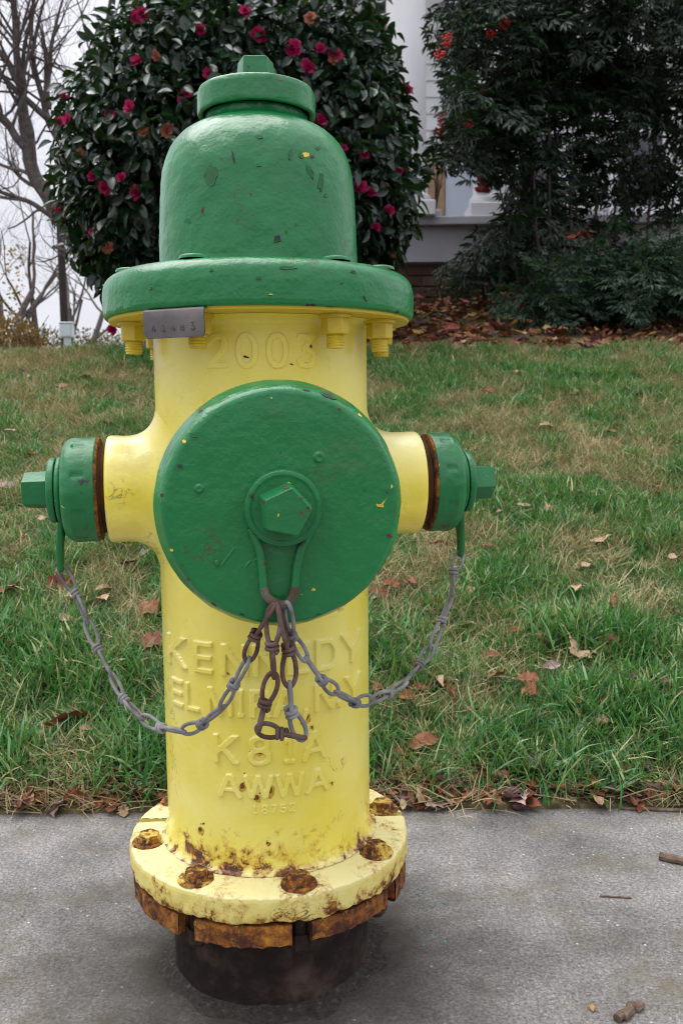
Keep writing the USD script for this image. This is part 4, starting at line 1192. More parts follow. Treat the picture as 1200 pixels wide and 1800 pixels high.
# ------------------------------------------------------------------ camellia
M_CAM = foliage('camellia_leaf', [(0, (.004, .016, .007)), (.45, (.008, .032, .012)), (.8, (.013, .050, .018)), (.95, (.03, .08, .02)), (1, (.14, .15, .03))], rough=.23, spec=.52, trans=.08, tcol=(.05, .12, .02))
M_BARK = paint('grey_brown_bark', [(.3, (.04, .033, .028)), (.55, (.085, .07, .06)), (.75, (.14, .12, .105))], scale=25, rough=.9, spec=.2, bump=(60, .6, .01))
CAM = thing('camellia_bush', 'large rounded camellia bush with glossy dark leaves and pink flowers behind the hydrant', 'bush')
cc = at(423, 300, 4.70)
CR = np.array([.865, .80, .89])
r_ = np.random.default_rng(21)


def bush_shell(n, lo, hi, r_):
    d = unit(r_.normal(0, 1, (n, 3)))
    e = 2.45
    rr = 1 / (np.abs(d[:, 0]) ** e + np.abs(d[:, 1]) ** e + np.abs(d[:, 2]) ** e) ** (1 / e)
    bump_ = (.86 + .30 * meshkit.fbm(d * 3.1, 3, 4)) * (1 - .22 * np.clip(-d[:, 0], 0, 1) * np.clip(d[:, 2], 0, 1))
    rr = rr * bump_ * np.clip(1 - .16 * (d[:, 2] < -.35) * np.abs(d[:, 2] + .35) / .6 - .0, .5, 1)
    f = r_.uniform(lo, hi, n) ** .7
    P = cc + d * rr[:, None] * f[:, None] * CR
    nrm = unit(np.sign(d) * np.abs(d) ** 1.5 / CR)
    return P, nrm


CAMLEAF = leaf_template(.48, 6, .16, .20, .48)


def camellia_leaves(n, lo, hi, r_, size=(.055, .084)):
    P, N_ = bush_shell(n, lo, hi, r_)
    keep = P[:, 2] > ground_z(P[:, 0], P[:, 1]) + .02
    P, N_ = P[keep], N_[keep]
    n = len(P)
    nr = unit(N_ * .75 + [0, -.05, .55] + r_.normal(0, .42, (n, 3)))
    tip = unit(N_ * .55 + [0, 0, -.55] + r_.normal(0, .6, (n, 3)))
    X, Y, Z = leaf_axes(tip, nr)
    return P, X, Y, Z, r_.uniform(*size, n)


P, X, Y, Z, S = camellia_leaves(11500, .80, 1.0, r_)
P2, X2, Y2, Z2, S2 = camellia_leaves(8500, .30, .86, r_, (.08, .12))
cl = scatter(CAMLEAF, np.vstack([P, P2]), np.vstack([X, X2]), np.vstack([Y, Y2]), np.vstack([Z, Z2]), np.concatenate([S, S2]))
obj('foliage', cl, M_CAM, CAM, smooth=True, kind='stuff')
# the leaves that show largest, one by one
P, X, Y, Z, S = camellia_leaves(1500, .985, 1.04, r_, (.062, .09))
front_ = np.where((P[:, 1] < cc[1] - .1))[0][:290]
for i in front_:
    obj('leaf', scatter(CAMLEAF, P[i:i + 1], X[i:i + 1], Y[i:i + 1], Z[i:i + 1], S[i:i + 1]), M_CAM, CAM, smooth=True)
tr = []
gz = float(ground_z(cc[0], cc[1]))
for q in range(9):
    a = q * .7
    b = np.array([cc[0] + .09 * math.cos(a), cc[1] + .09 * math.sin(a), gz - .05])
    e = cc + np.array([.6 * math.cos(a * 1.7), .5 * math.sin(a * 1.7), r_.uniform(.1, .65)])
    mid = (b + e) / 2 + [0, 0, -.15] + r_.normal(0, .05, 3)
    sp_ = smooth_path([b, mid, e], 6)
    tr.append(tube(sp_, np.linspace(.026, .006, len(sp_)), 7))
obj('stem', cat(tr), M_BARK, CAM, smooth=True)


def petalled(r_, dia, full):
    ms = []
    for ring in range(3):
        n_ = [7, 6, 5][ring]
        for i in range(n_):
            a = i * 2 * np.pi / n_ + ring * .5 + r_.normal(0, .15)
            el = [.25, .75, 1.2][ring] + r_.normal(0, .15)
            L = dia * [.52, .42, .30][ring] * r_.uniform(.85, 1.1)
            d = np.array([math.cos(a) * math.cos(el), math.sin(a) * math.cos(el), math.sin(el)])
            nn = np.array([-math.cos(a) * math.sin(el), -math.sin(a) * math.sin(el), math.cos(el)])
            v, f = leaf_template(.78, 5, -.1, -.18 if full else .2, .62)
            v[:, 2] += (meshkit.noise(v * 6 + i * 3 + ring) - .5) * .25
            X, Y, Z = leaf_axes(d[None], nn[None])
            ms.append(scatter((v, f), np.zeros((1, 3)), X, Y, Z, L))
    return cat(ms)


M_PINK = foliage('camellia_petal', [(0, (.33, .006, .085)), (.5, (.46, .010, .13)), (1, (.62, .035, .22))], rough=.55, spec=.3, trans=.3, tcol=(.55, .02, .12))
M_FADED = foliage('faded_camellia_petal', [(0, (.30, .10, .06)), (.5, (.45, .13, .11)), (1, (.5, .26, .14))], rough=.6, spec=.3, trans=.3, tcol=(.45, .15, .1))
flowers = [(243, 108), (115, 172), (193, 203), (121, 212), (163, 310), (326, 164), (366, 130), (164, 408), (240, 338), (250, 230, 1), (214, 312), (108, 372), (588, 98), (518, 82), (541, 118), (672, 38), (585, 104, 1), (562, 212), (640, 272), (683, 371), (652, 338), (632, 330), (716, 158), (104, 214), (190, 436, 1), (250, 24), (238, 30), (353, 53), (198, 578), (515, 88), (563, 85), (275, 98, 1), (294, 228, 1), (602, 262), (700, 300), (90, 318), (455, 60), (430, 20), (690, 445, 1), (186, 330), (230, 190), (143, 268, 1), (660, 400), (320, 180), (545, 30, 1)]
r_ = np.random.default_rng(5)
for fl in flowers:
    px, py = fl[:2]
    v = FWD + RIGHT * (px - 600) / FPX + UP * (900 - py) / FPX
    v = v / v[1]
    ts = np.linspace(3.6, 4.8, 240)
    q = (EYE + ts[:, None] * v - cc) / CR
    dd = unit(q)
    e = 2.45
    R_ = 1 / (np.abs(dd) ** e).sum(1) ** (1 / e) * (.86 + .30 * meshkit.fbm(dd * 3.1, 3, 4)) * (1 - .22 * np.clip(-dd[:, 0], 0, 1) * np.clip(dd[:, 2], 0, 1))
    ins = np.linalg.norm(q, axis=1) < R_ * .985
    t_ = ts[np.argmax(ins)] if ins.any() else 4.62
    c = EYE + t_ * v
    faded = len(fl) > 2
    dia = r_.uniform(.050, .076) * (.9 if faded else 1)
    fm = petalled(r_, dia, not faded)
    ax = unit(np.array([(px - 417) / 700 + r_.normal(0, .25), -1, r_.normal(.25, .3)]))
    obj('flower', place(fm, ax, c), M_FADED if faded else M_PINK, CAM, smooth=True, label='browning faded flower' if faded else None)

# ------------------------------------------------------------------ nandina and the shrubs of the bed
LFL = leaf_template(.30, 5, .10, .18, .42)


def frond(r_, n_side, L, leaf):
    """A compound leaf: a stalk with pairs of side stalks bearing narrow leaflets; grows along +y."""
    pos, tips, sizes = [], [], []
    for i in range(n_side):
        t = (i + 1) / n_side
        c = np.array([0, L * t, -.25 * L * t * t])
        for s in (-1, 1):
            ln = L * .42 * (1.1 - t * .75)
            d = unit(np.array([s * 1.0, .55, -.12]))
            for q in range(1, 4):
                e = c + d * ln * q / 3
                for s2 in (-1, 1):
                    tp = unit(d + np.array([-s * .35, .75, 0]) * s2 * .9 + r_.normal(0, .22, 3))
                    pos.append(e); tips.append(tp); sizes.append(leaf * r_.uniform(.7, 1.15))
            pos.append(c + d * ln); tips.append(d); sizes.append(leaf * 1.1)
    pos.append([0, L, -.25 * L]); tips.append([0, 1, -.3]); sizes.append(leaf)
    pos, tips, sizes = np.array(pos), unit(np.array(tips) + [0, 0, -.15]), np.array(sizes)
    nr = unit(np.array([0, 0, 1.0]) + r_.normal(0, .35, pos.shape))
    X, Y, Z = leaf_axes(tips, nr)
    lv = scatter(LFL, pos, X, Y, Z, sizes)
    st_ = tube([[0, 0, 0], [0, L * .5, -.06 * L], [0, L, -.25 * L]], .0016, 4)
    m_ = cat(lv, st_)
    return np.array(m_.vertices), np.array(m_.faces)


r_ = np.random.default_rng(77)
FR = [frond(r_, 4, .22, .046) for _ in range(5)]
FR_S = [frond(r_, 4, .15, .034) for _ in range(5)]


def clear_of_porch(P, Yx):
    """Leaves that would grow out over the column and the open end of the porch are left off, as the shrub stops short of them."""
    ok = np.ones(len(P), bool)
    for l in (0, .08, .16, .22):
        q = P + Yx * l - EYE
        d = q @ FWD
        px, py = 600 + FPX * (q @ RIGHT) / d, 900 - FPX * (q @ UP) / d
        lim = np.interp(py, [-60, 40, 60, 110, 250, 262, 282, 300, 330, 385, 440, 520], [738, 742, 755, 780, 776, 752, 760, 858, 880, 862, 770, 760])
        ok &= px > lim
    return ok


def frond_mass(vols, protos, r_, hang_=.35, prune=True):
    """vols: (centre px, py, Y, radii in m (x, y, z), count)."""
    ms = []
    for px, py, Y_, rx, ry, rz, n in vols:
        c = at(px, py, Y_)
        d = unit(r_.normal(0, 1, (n, 3)))
        f = r_.uniform(.15, 1, (n, 1)) ** .5
        P = c + d * f * [rx, ry, rz]
        tip = unit(d * [1, 1, .3] + r_.normal(0, .5, (n, 3)) + [0, -.15, -hang_])
        nr = unit(np.array([0, -.2, 1.0]) + d * .3 + r_.normal(0, .3, (n, 3)))
        X, Yx, Z = leaf_axes(tip, nr)
        w = r_.integers(0, len(protos), n)
        ok = clear_of_porch(P, Yx) if prune else np.ones(n, bool)
        for i, pr in enumerate(protos):
            k = (w == i) & ok
            if k.any():
                ms.append(scatter(pr, P[k], X[k], Yx[k], Z[k], r_.uniform(.8, 1.2, k.sum())))
    return cat(ms)


M_NAN = foliage('nandina_leaf', [(0, (.012, .026, .013)), (.5, (.021, .046, .022)), (.88, (.032, .074, .032)), (.97, (.055, .10, .035)), (1, (.26, .20, .03))], rough=.42, spec=.4, trans=.12, tcol=(.04, .10, .02))
M_NANLOW = foliage('low_shrub_leaf', [(0, (.020, .048, .025)), (.5, (.035, .080, .042)), (.85, (.055, .115, .055)), (.93, (.14, .13, .06)), (1, (.28, .13, .06))], rough=.5, spec=.35, trans=.15, tcol=(.05, .12, .03))
M_STEM = paint('nandina_stem', [(.3, (.04, .027, .02)), (.7, (.10, .072, .054))], scale=30, rough=.85)
M_BERRY = paint('red_berry', [(.3, (.42, .003, .006)), (.7, (.58, .008, .012))], scale=30, rough=.3, spec=.5)


def stems(base_list, mat_, parent):
    for (bx, by, tx, ty, Y_, r0) in base_list:
        a, b = at(bx, by, Y_), at(tx, ty, Y_ + .1)
        a[2] = min(a[2], float(ground_z(a[0], a[1])) + .02) - .05
        mid = (a + b) / 2 + rng.normal(0, .02, 3)
        p_ = smooth_path([a, (a * 2 + b) / 3 + rng.normal(0, .012, 3), (a + 2 * b) / 3 + rng.normal(0, .02, 3), b], 5)
        obj('stem', tube(p_, np.linspace(r0, r0 * .5, len(p_)), 7), mat_, parent, smooth=True)


def berries(parent, spots_, seed):
    r2 = np.random.default_rng(seed)
    ico = trimesh.creation.icosphere(1, 1.0)
    for px, py, Y_, rad, n in spots_:
        c = at(px, py, Y_)
        d = unit(r2.normal(0, 1, (n, 3))) * r2.uniform(.3, 1, (n, 1)) ** .5 * rad * np.array([1, .9, 1.15])
        I = np.eye(3)
        ms = scatter((np.array(ico.vertices), np.array(ico.faces)), c + d, np.repeat(I[:1], n, 0), np.repeat(I[1:2], n, 0), np.repeat(I[2:], n, 0), r2.uniform(.0042, .0056, n))
        obj('berry_cluster', ms, M_BERRY, parent, smooth=True)


NA = thing('nandina_shrub', 'tall dark nandina shrub with red berry clusters beside the white column', 'shrub')
obj('foliage', frond_mass([(850, 60, 5.30, .40, .40, .30, 120), (800, 210, 5.15, .22, .28, .32, 80), (890, 200, 5.35, .38, .36, .36, 85), (960, 60, 5.4, .36, .40, .36, 85), (960, 255, 5.45, .30, .34, .30, 80), (800, 318, 5.1, .13, .14, .10, 20), (930, 345, 5.5, .18, .16, .13, 22), (800, 262, 5.1, .14, .16, .08, 26), (880, -60, 5.3, .6, .5, .2, 110), (900, 420, 5.25, .22, .16, .16, 34)], FR, r_), M_NAN, NA, smooth=True, kind='stuff')
stems([(968, 560, 958, -40, 5.12, .010), (962, 565, 900, -20, 5.12, .008), (1000, 560, 1010, 90, 5.2, .007), (930, 555, 862, 250, 5.3, .008), (945, 560, 925, 120, 5.35, .008), (985, 560, 975, 200, 5.35, .007)], M_STEM, NA)
berries(NA, [(786, 70, 4.92, .036, 46), (772, 92, 4.90, .032, 40), (776, 225, 4.86, .036, 46), (822, 218, 4.85, .028, 34), (884, 42, 4.95, .036, 40), (862, 58, 4.93, .026, 24), (776, 208, 4.87, .024, 20)], 8)
NB = thing('nandina_shrub', 'second tall dark shrub at the right edge screening the house wall', 'shrub')
obj('foliage', frond_mass([(1060, 40, 5.5, .36, .40, .34, 80), (1170, 50, 5.4, .42, .40, .40, 100), (1090, 190, 5.6, .34, .36, .30, 45), (1200, 230, 5.6, .36, .36, .36, 50), (1060, 310, 5.7, .26, .30, .20, 20), (1160, 330, 5.65, .34, .28, .24, 26), (1100, -70, 5.4, .7, .5, .22, 110), (1290, 150, 5.4, .4, .5, .6, 120), (1060, 425, 5.6, .4, .2, .08, 26)], FR, r_), M_NAN, NB, smooth=True, kind='stuff')
stems([(1035, 560, 1060, 60, 5.45, .010), (1060, 560, 1110, 100, 5.5, .009), (1040, 560, 985, 120, 5.5, .008), (1130, 560, 1150, 100, 5.55, .010), (1170, 560, 1190, 150, 5.5, .008), (1085, 560, 1080, 200, 5.6, .007)], M_STEM, NB)
for name_, lab, vols in (('low_shrub', 'low bluish green shrub at the front of the bed, farthest right', [(1130, 505, 4.75, .30, .26, .17, 120), (1210, 470, 4.85, .26, .26, .24, 80)]),
                         ('low_shrub', 'low bluish green shrub in front of the tall nandina stems', [(1015, 502, 4.85, .24, .24, .17, 100), (1050, 470, 4.95, .22, .22, .16, 70)]),
                         ('low_shrub', 'small bluish green shrub before the brick foundation of the house', [(800, 472, 5.75, .17, .14, .08, 40), (865, 462, 5.6, .18, .16, .11, 44)]),
                         ('low_shrub', 'small low shrub with drying leaves between the red leaves and the big shrub', [(935, 538, 4.7, .10, .12, .08, 22)])):
    s_ = thing(name_, lab, 'shrub')
    obj('foliage', frond_mass(vols, FR_S, r_, .2), M_NANLOW, s_, smooth=True, kind='stuff')
    px, py, Y_ = vols[0][:3]
    stems([(px + 6 * q, 570, px + 22 * q, py, Y_, .005) for q in (-2, 0, 2)], M_STEM, s_)

litter('bed_litter', 'brown and reddish leaf litter covering the planting bed', 2600, lambda r, n: r.uniform(.15, 2.6, n), lambda r, n: r.uniform(4.17, 6.2, n), (.03, .085), ['brown', 'rust', 'tan', 'purple', 'brown', 'rust', 'yellow'], zoff=.05, seed=15, tilt=.6)
GR = ('red or rusty leaf on the bed before the brick foundation and shrubs', 'red leaves on the planting bed')
for px, py, c, sz in ((752, 508, 'purple', .08), (775, 502, 'red', .08), (815, 528, 'red', .10), (862, 528, 'red', .09), (735, 520, 'red', .08), (825, 556, 'yellow', .08), (868, 568, 'red', .10), (795, 572, 'red', .12), (790, 535, 'red', .10), (832, 512, 'purple', .09), (850, 500, 'red', .08), (910, 560, 'red', .08), (760, 560, 'red', .09), (885, 515, 'yellow', .08), (880, 500, 'red', .07), (740, 545, 'red', .08), (845, 545, 'red', .08), (915, 535, 'red', .08), (770, 525, 'red', .07)):
    Y_ = 4.35 + (590 - py) / 90 * .8
    one_leaf(LONG if c != 'yellow' else OVAL, M_LEAFS[c], at(px, py, Y_), sz, GR[0], GR[1], lift=0, tilt=.8)
for px, py, t_ in ((1025, 410, 0), (1040, 405, 1), (1005, 415, 2)):
    one_leaf(LONG, M_LEAFS['red'], at(px, py, 4.9), .13, 'broad red leaf standing among the stems above the low shrubs', 'broad red leaves among the stems', lift=0, tilt=.9)

# ------------------------------------------------------------------ house
M_WHITE = paint('white_house_paint', [(.3, (.74, .74, .76)), (.7, (.80, .80, .82))], scale=4, rough=.5, spec=.35, bump=(40, .1, .002))
M_LILAC = paint('grey_porch_paint', [(.3, (.42, .42, .47)), (.7, (.50, .50, .55))], scale=3, rough=.55, spec=.35, bump=(30, .15, .003))
M_PANEL = paint('pale_grey_door_paint', [(.3, (.42, .47, .54)), (.7, (.48, .53, .60))], scale=3, rough=.5)
M_DARK = paint('dark_house_paint', [(.3, (.035, .038, .05)), (.7, (.05, .055, .07))], scale=4, rough=.5)
M_TAN = paint('tan_wood', [(.3, (.26, .16, .085)), (.7, (.40, .26, .14))], scale=9, rough=.7)
M_MORTAR = paint('mortar', [(.3, (.10, .09, .08)), (.7, (.16, .145, .13))], scale=30, rough=.9)
M_BRICKS = [paint(f'brick_{w_}', [(.3, tuple(.6 * q for q in c)), (.7, c)], scale=35, rough=.9, bump=(120, .5, .003)) for w_, c in (('brown', (.10, .065, .048)), ('red', (.12, .058, .042)), ('tan', (.14, .10, .075)))]
M_VELVET = paint('dark_red_velvet', [(.3, (.13, .006, .012)), (.7, (.24, .012, .022))], scale=60, rough=.85, spec=.2)
M_GLASS = mat('window_glass', {'f': ('fresnel', {'IOR': 1.5}), 't': ('transparent_bsdf', {'color': (.85, .88, .9)}), 'g': ('glossy_bsdf', {'roughness': .03, 'color': (.9, .9, .9)}), 'm': ('mix_closure', {})}, [('f.fac', 'm.fac'), ('t.BSDF', 'm.closure1'), ('g.BSDF', 'm.closure2')], 'm.closure')
HO = thing('house', 'white and grey house with a columned porch on a brick foundation behind the shrubs', 'house')
Yh = 6.30
zt, zb = float(at(800, 381, Yh)[2]), float(at(800, 460, Yh)[2])
gz = float(ground_z(1.0, Yh))
XL, XR = -1.15, 6.0
obj('porch_skirt', box(XL, XR, Yh, Yh + .05, zb, zt - .06, .004), M_LILAC, HO, smooth=False)
obj('porch_ledge', box(XL - .04, XR, Yh - .045, Yh + .06, zt - .058, zt, .006), M_LILAC, HO, smooth=False)
fl_ = obj('porch_floor', box(XL, XR, Yh + .062, 8.0, zt - .045, zt - .005), M_LILAC, HO, smooth=False)
fo = obj('foundation', box(XL + .02, XR - .02, Yh + .045, Yh + .20, gz - .4, zb - .004), M_MORTAR, HO, smooth=False)
nb = 0
for row_ in range(5):
    z0 = zb - .010 - (row_ + 1) * .072
    for col in range(10):
        x0 = .25 + col * .215 + (row_ % 2) * .107
        if nb < 290 and z0 > gz - .1:
            d_ = rng.normal(0, .002)
            obj('brick', box(x0, x0 + .203, Yh + .030 + d_, Yh + .09, z0, z0 + .062, .004), M_BRICKS[int(rng.integers(0, 3))], fo, smooth=False)
            nb += 1
# walls of lapped boards
Yw = 8.0
z_roof = zt + 3.55
wl = obj('wall', box(XL, XR, Yw + .05, Yw + .2, zt - .3, z_roof), M_WHITE, HO, smooth=False)
for i in range(26):
    z0 = zt + i * .135
    b = tm([[XL, Yw + .022, z0], [XR, Yw + .022, z0], [XR, Yw + .045, z0 + .145], [XL, Yw + .045, z0 + .145], [XL, Yw + .05, z0], [XR, Yw + .05, z0]], [[0, 1, 2, 3], [1, 0, 4, 5]])
    obj('siding_board', b, M_WHITE, wl, smooth=False)
obj('side_wall', box(XL, XL + .15, Yw + .2, 13.0, gz - .3, z_roof), M_WHITE, HO, smooth=False)
obj('right_wall', box(XR - .15, XR, Yw + .2, 13.0, gz - .3, z_roof), M_WHITE, HO, smooth=False)
# door and side panels on the wall
px2x = lambda px, Y_: (px - 600) / FPX * Y_
dr = obj('door', box(px2x(781, Yw), px2x(829, Yw), Yw - .02, Yw + .02, zt + .0, zt + 2.05, .006), M_PANEL, HO, smooth=False)
obj('door_frame', cat(box(px2x(829, Yw) + .002, px2x(829, Yw) + .09, Yw - .045, Yw + .02, zt, zt + 2.15, .006), box(px2x(781, Yw) - .002, px2x(829, Yw) - .0, Yw - .045, Yw + .02, zt + 2.055, zt + 2.15, .006)), M_WHITE, dr, smooth=False)
obj('wooden_panel', box(px2x(752, Yw), px2x(781, Yw) - .006, Yw - .03, Yw + .02, zt, float(at(770, 272, Yw)[2]), .005), M_TAN, HO, smooth=False)
obj('shutter', box(px2x(632, Yw), px2x(700, Yw), Yw - .03, Yw + .02, zt + .6, zt + 2.3, .005), M_DARK, HO, smooth=False)  # plain dark panel on the wall left of the first column
for (xa, xb) in ((px2x(895, Yw), px2x(985, Yw)), (px2x(1060, Yw), px2x(1160, Yw))):
    za, zb_ = zt + .35, zt + 1.75
    wn = obj('window', cat(box(xa, xa + .06, Yw - .03, Yw + .02, za, zb_, .004), box(xb - .06, xb, Yw - .03, Yw + .02, za, zb_, .004), box(xa + .061, xb - .061, Yw - .03, Yw + .02, za, za + .07, .004), box(xa + .061, xb - .061, Yw - .03, Yw + .02, zb_ - .06, zb_, .004), box(xa + .061, xb - .061, Yw - .02, Yw + .02, (za + zb_) / 2 - .02, (za + zb_) / 2 + .02, .004)), M_WHITE, HO, smooth=False)
    obj('pane', box(xa + .062, xb - .062, Yw - .002, Yw + .004, za + .072, (za + zb_) / 2 - .022), M_GLASS, wn, smooth=False)
    obj('pane', box(xa + .062, xb - .062, Yw - .002, Yw + .004, (za + zb_) / 2 + .022, zb_ - .062), M_GLASS, wn, smooth=False)
    obj('curtain', box(xa + .062, xb - .062, Yw + .008, Yw + .014, za + .072, zb_ - .062), M_DARK, wn, smooth=False)
# columns: shaft with base and plinth
for px, Yc_, r0 in ((715, 6.40, .140), (858, 6.46, .118), (300, 6.48, .14), (1480, 6.5, .14)):
    xc = px2x(px, Yc_)
    if xc < XL + .1:
        xc = XL + .2
    c_ = obj('column', lathe([(r0 * 1.22, .10), (r0 * 1.25, .125), (r0 * 1.22, .15), (r0 * 1.05, .165), (r0, .20)] + [(r0 * (1 - .12 * (t - .2) / 2.9), t) for t in np.linspace(.3, 3.1, 8)] + [(r0 * 1.02, 3.2), (r0 * 1.15, 3.26), (r0 * 1.15, 3.32)], 40, .012), M_WHITE, HO, smooth=40)
    stage.GetPrimAtPath(c_)
    UsdGeom.Xformable(stage.GetPrimAtPath(c_)).AddTranslateOp().Set(Gf.Vec3d(xc, Yc_, zt))
    obj('plinth', box(-r0 * 1.32, r0 * 1.32, -r0 * 1.32, r0 * 1.32, .0, .099, .006), M_WHITE, c_, smooth=False)
# porch roof, beam and the roof behind
obj('porch_beam', box(XL, XR, 6.33, 6.63, zt + 3.325, zt + 3.60, .01), M_WHITE, HO, smooth=False)
obj('porch_ceiling', box(XL - .2, XR + .2, 6.20, Yw + .2, zt + 3.602, zt + 3.66), M_LILAC, HO, smooth=False)
rf = tm([[XL - .4, 6.1, zt + 3.67], [XR + .4, 6.1, zt + 3.67], [XR + .4, 10.5, zt + 5.7], [XL - .4, 10.5, zt + 5.7], [XL - .4, 13.5, zt + 3.67], [XR + .4, 13.5, zt + 3.67]], [[0, 1, 2, 3], [3, 2, 5, 4]])
rf2 = rf.copy(); rf2.vertices = rf2.vertices - [0, 0, .12]; rf2.invert()
obj('roof', cat(rf, rf2), M_DARK, HO, smooth=False)
obj('stair_cheek', box(px2x(636, 6.2), px2x(664, 6.2), 5.95, Yh - .05, gz - .1, zb + .12, .006), M_WHITE, HO, smooth=False)
# red bow and garland on the second column, a lantern, a bare potted plant
gx = px2x(846, 6.37)
V = []
pts = [np.array([gx + .02 * math.sin(q * 1.3), 6.375 + .008 * math.sin(q * 2.1), zt + .17 + q * .052]) for q in range(14)]
gar = tube(smooth_path(pts, 4), .052 + .010 * np.sin(np.arange(53) * 1.9), 10)
n_ = meshkit.noise(gar.vertices * 45) - .5
gar.vertices += gar.vertex_normals * n_[:, None] * .03
tag(stage.GetPrimAtPath(obj('garland', gar, M_VELVET, smooth=True)), 'dark red plush garland hanging on the white porch column behind the shrub', 'garland')
lt = thing('porch_lantern', 'round pale lantern hanging on the porch behind the top of the camellia', 'lantern', tuple(at(618, -8, 7.2)))
obj('globe', lathe([(0, -.13), (.05, -.125), (.10, -.09), (.125, -.02), (.12, .05), (.09, .10), (.04, .12)], 32, .01), M_WHITE, lt, smooth=True)
obj('hanger', tube([[0, 0, .11], [0, 0, .5], [0, 0, .95]], .008, 8), M_DARK, lt, smooth=True)
pl = thing('potted_plant', 'bare twiggy plant in a pale pot on the porch ledge', 'plant', (px2x(757, 6.42), 6.42, zt))
obj('pot', box(-.075, .075, -.06, .06, 0, .068, .01), M_LILAC, pl, smooth=False)
tw = []
r_ = np.random.default_rng(9)
for q in range(7):
    e = np.array([r_.normal(.06, .06), r_.normal(0, .04), r_.uniform(.25, .48)])
    tw.append(tube(smooth_path([[.03, 0, .06], e * .5 + r_.normal(0, .015, 3) + [.02, 0, .03], e], 4), np.linspace(.007, .0025, 9), 5))
obj('stem', cat(tw), M_STEM, pl, smooth=True)

# ------------------------------------------------------------------ bare trees and the far garden at the left
M_FARBARK = paint('grey_bark', [(.3, (.06, .05, .048)), (.6, (.115, .10, .096)), (.75, (.17, .15, .145))], scale=14, rough=.95, spec=.15, bump=(25, .7, .03))
M_TWIGS = paint('fine_twigs', [(.3, (.06, .045, .045)), (.7, (.11, .085, .08))], scale=5, rough=.95, spec=.1)


def grow(p, d, L, r, depth, out, r_, droop=0.0, spread=.55):
    """Forks a limb into thinner ones; out[0] takes limbs, out[1] twigs."""
    k = 5
    pts, q, dd = [p], p, d
    for i in range(k):
        dd = unit(dd + r_.normal(0, .10, 3) + np.array([0, 0, .05 - droop]))
        q = q + dd * L / k
        pts.append(q)
    rs = np.linspace(r, r * .62, k + 1)
    out[0 if r > .022 else 1].append(tube(pts, rs, 7 if r > .03 else (5 if r > .012 else 3), cap=False))
    if depth <= 0:
        return
    n = int(r_.integers(2, 4))
    for c in range(n):
        t = r_.uniform(.35, 1.0) if c else 1.0
        i = int(round(t * k))
        nd = unit(dd + r_.normal(0, spread, 3) * np.array([1, .8, .8]))
        grow(pts[i], nd, L * r_.uniform(.62, .85), rs[i] * r_.uniform(.5, .72), depth - 1, out, r_, droop, spread)


def bare_tree(name, label, group=None, limbs=None, base=None, H=0, r=0, depth=6, seed=1, Y_=14):
    r_ = np.random.default_rng(seed)
    t = thing(name, label, 'tree', group=group)
    out = ([], [])
    if limbs:
        for pts, r0, r1, sprout in limbs:
            P = smooth_path([at(px, py, Y_ + dy) for px, py, dy in pts], 6)
            rs = np.linspace(r0, r1, len(P))
            out[0].append(tube(P, rs, 10))
            for q in range(sprout):
                i = int(r_.uniform(.25, 1) * (len(P) - 1))
                d = unit(P[min(i + 1, len(P) - 1)] - P[i - 1])
                grow(P[i], unit(d + r_.normal(0, .75, 3) + [0, 0, .25]), r_.uniform(.5, 1.2), min(rs[i] * .45, .035), 4, out, r_)
            grow(P[-1], unit(P[-1] - P[-3]), 1.2, r1 * .9, 4, out, r_)
    else:
        b = np.array(base, float)
        grow(b, unit(np.array([r_.normal(0, .06), 0, 1.0])), H * .34, r, depth + 1, out, r_)
    obj('trunk', cat(out[0]), M_FARBARK, t, smooth=True)
    if out[1]:
        obj('twigs', cat(out[1]), M_TWIGS, t, smooth=False, kind='stuff')


Y_ = 13.0
bare_tree('bare_tree', 'big bare tree with leaning forked grey limbs beside the camellia', limbs=[
    ([(270, 640, .3), (215, 520, .2), (148, 440, .1), (106, 386, 0), (84, 345, 0), (62, 312, 0), (50, 275, 0)], .118, .092, 4),
    ([(50, 280, 0), (47, 235, 0), (42, 190, 0), (34, 140, 0), (29, 90, 0), (27, 40, 0), (20, -40, 0), (10, -160, 0)], .070, .036, 20),
    ([(47, 262, 0), (28, 240, -.1), (10, 212, -.2), (-25, 180, -.4), (-80, 100, -.6)], .062, .04, 10),
    ([(92, 215, .1), (66, 192, .1), (42, 170, 0), (20, 150, -.1), (0, 128, -.2), (-40, 90, -.3)], .050, .03, 8),
    ([(100, 240, .2), (84, 208, .2), (76, 175, .2), (66, 140, .2), (58, 90, .2), (70, 30, .3)], .055, .022, 9),
    ([(84, 190, .2), (82, 150, .2), (88, 118, .2), (90, 80, .1), (104, 20, .1)], .050, .018, 9),
    ([(112, 396, 0), (85, 376, -.1), (55, 356, -.2), (25, 345, -.3), (-10, 332, -.4), (-70, 300, -.5)], .042, .022, 9),
    ([(60, 312, 0), (40, 300, .2), (20, 296, .3), (-20, 280, .5)], .03, .02, 5),
    ([(110, 390, 0), (140, 330, .4), (170, 180, .6), (185, 60, .7), (200, -40, .8)], .05, .02, 12)], seed=3, Y_=Y_)
for i, (px, Yt, H, r, sd) in enumerate(((22, 19, 5.2, .10, 31), (62, 24, 5.4, .11, 32), (-30, 22, 6, .12, 33), (120, 30, 6.2, .13, 34), (150, 38, 7.5, .16, 38), (5, 36, 8, .17, 36))):
    b = at(px, 600, Yt)
    b[2] = float(ground_z(b[0], b[1])) - .1
    bare_tree('bare_tree', ['slim bare tree with a few orange leaves at the far left', 'small bare tree with spreading limbs left of the dark pole', 'bare tree cut by the left edge of the photo', 'distant bare tree just right of the dark pole', 'farthest bare tree showing under the camellia', 'tall distant bare tree behind the slim one at the far left'][i], base=b, H=H + (at(px, 600, Yt)[2] - b[2]) , r=r, depth=6, seed=sd)
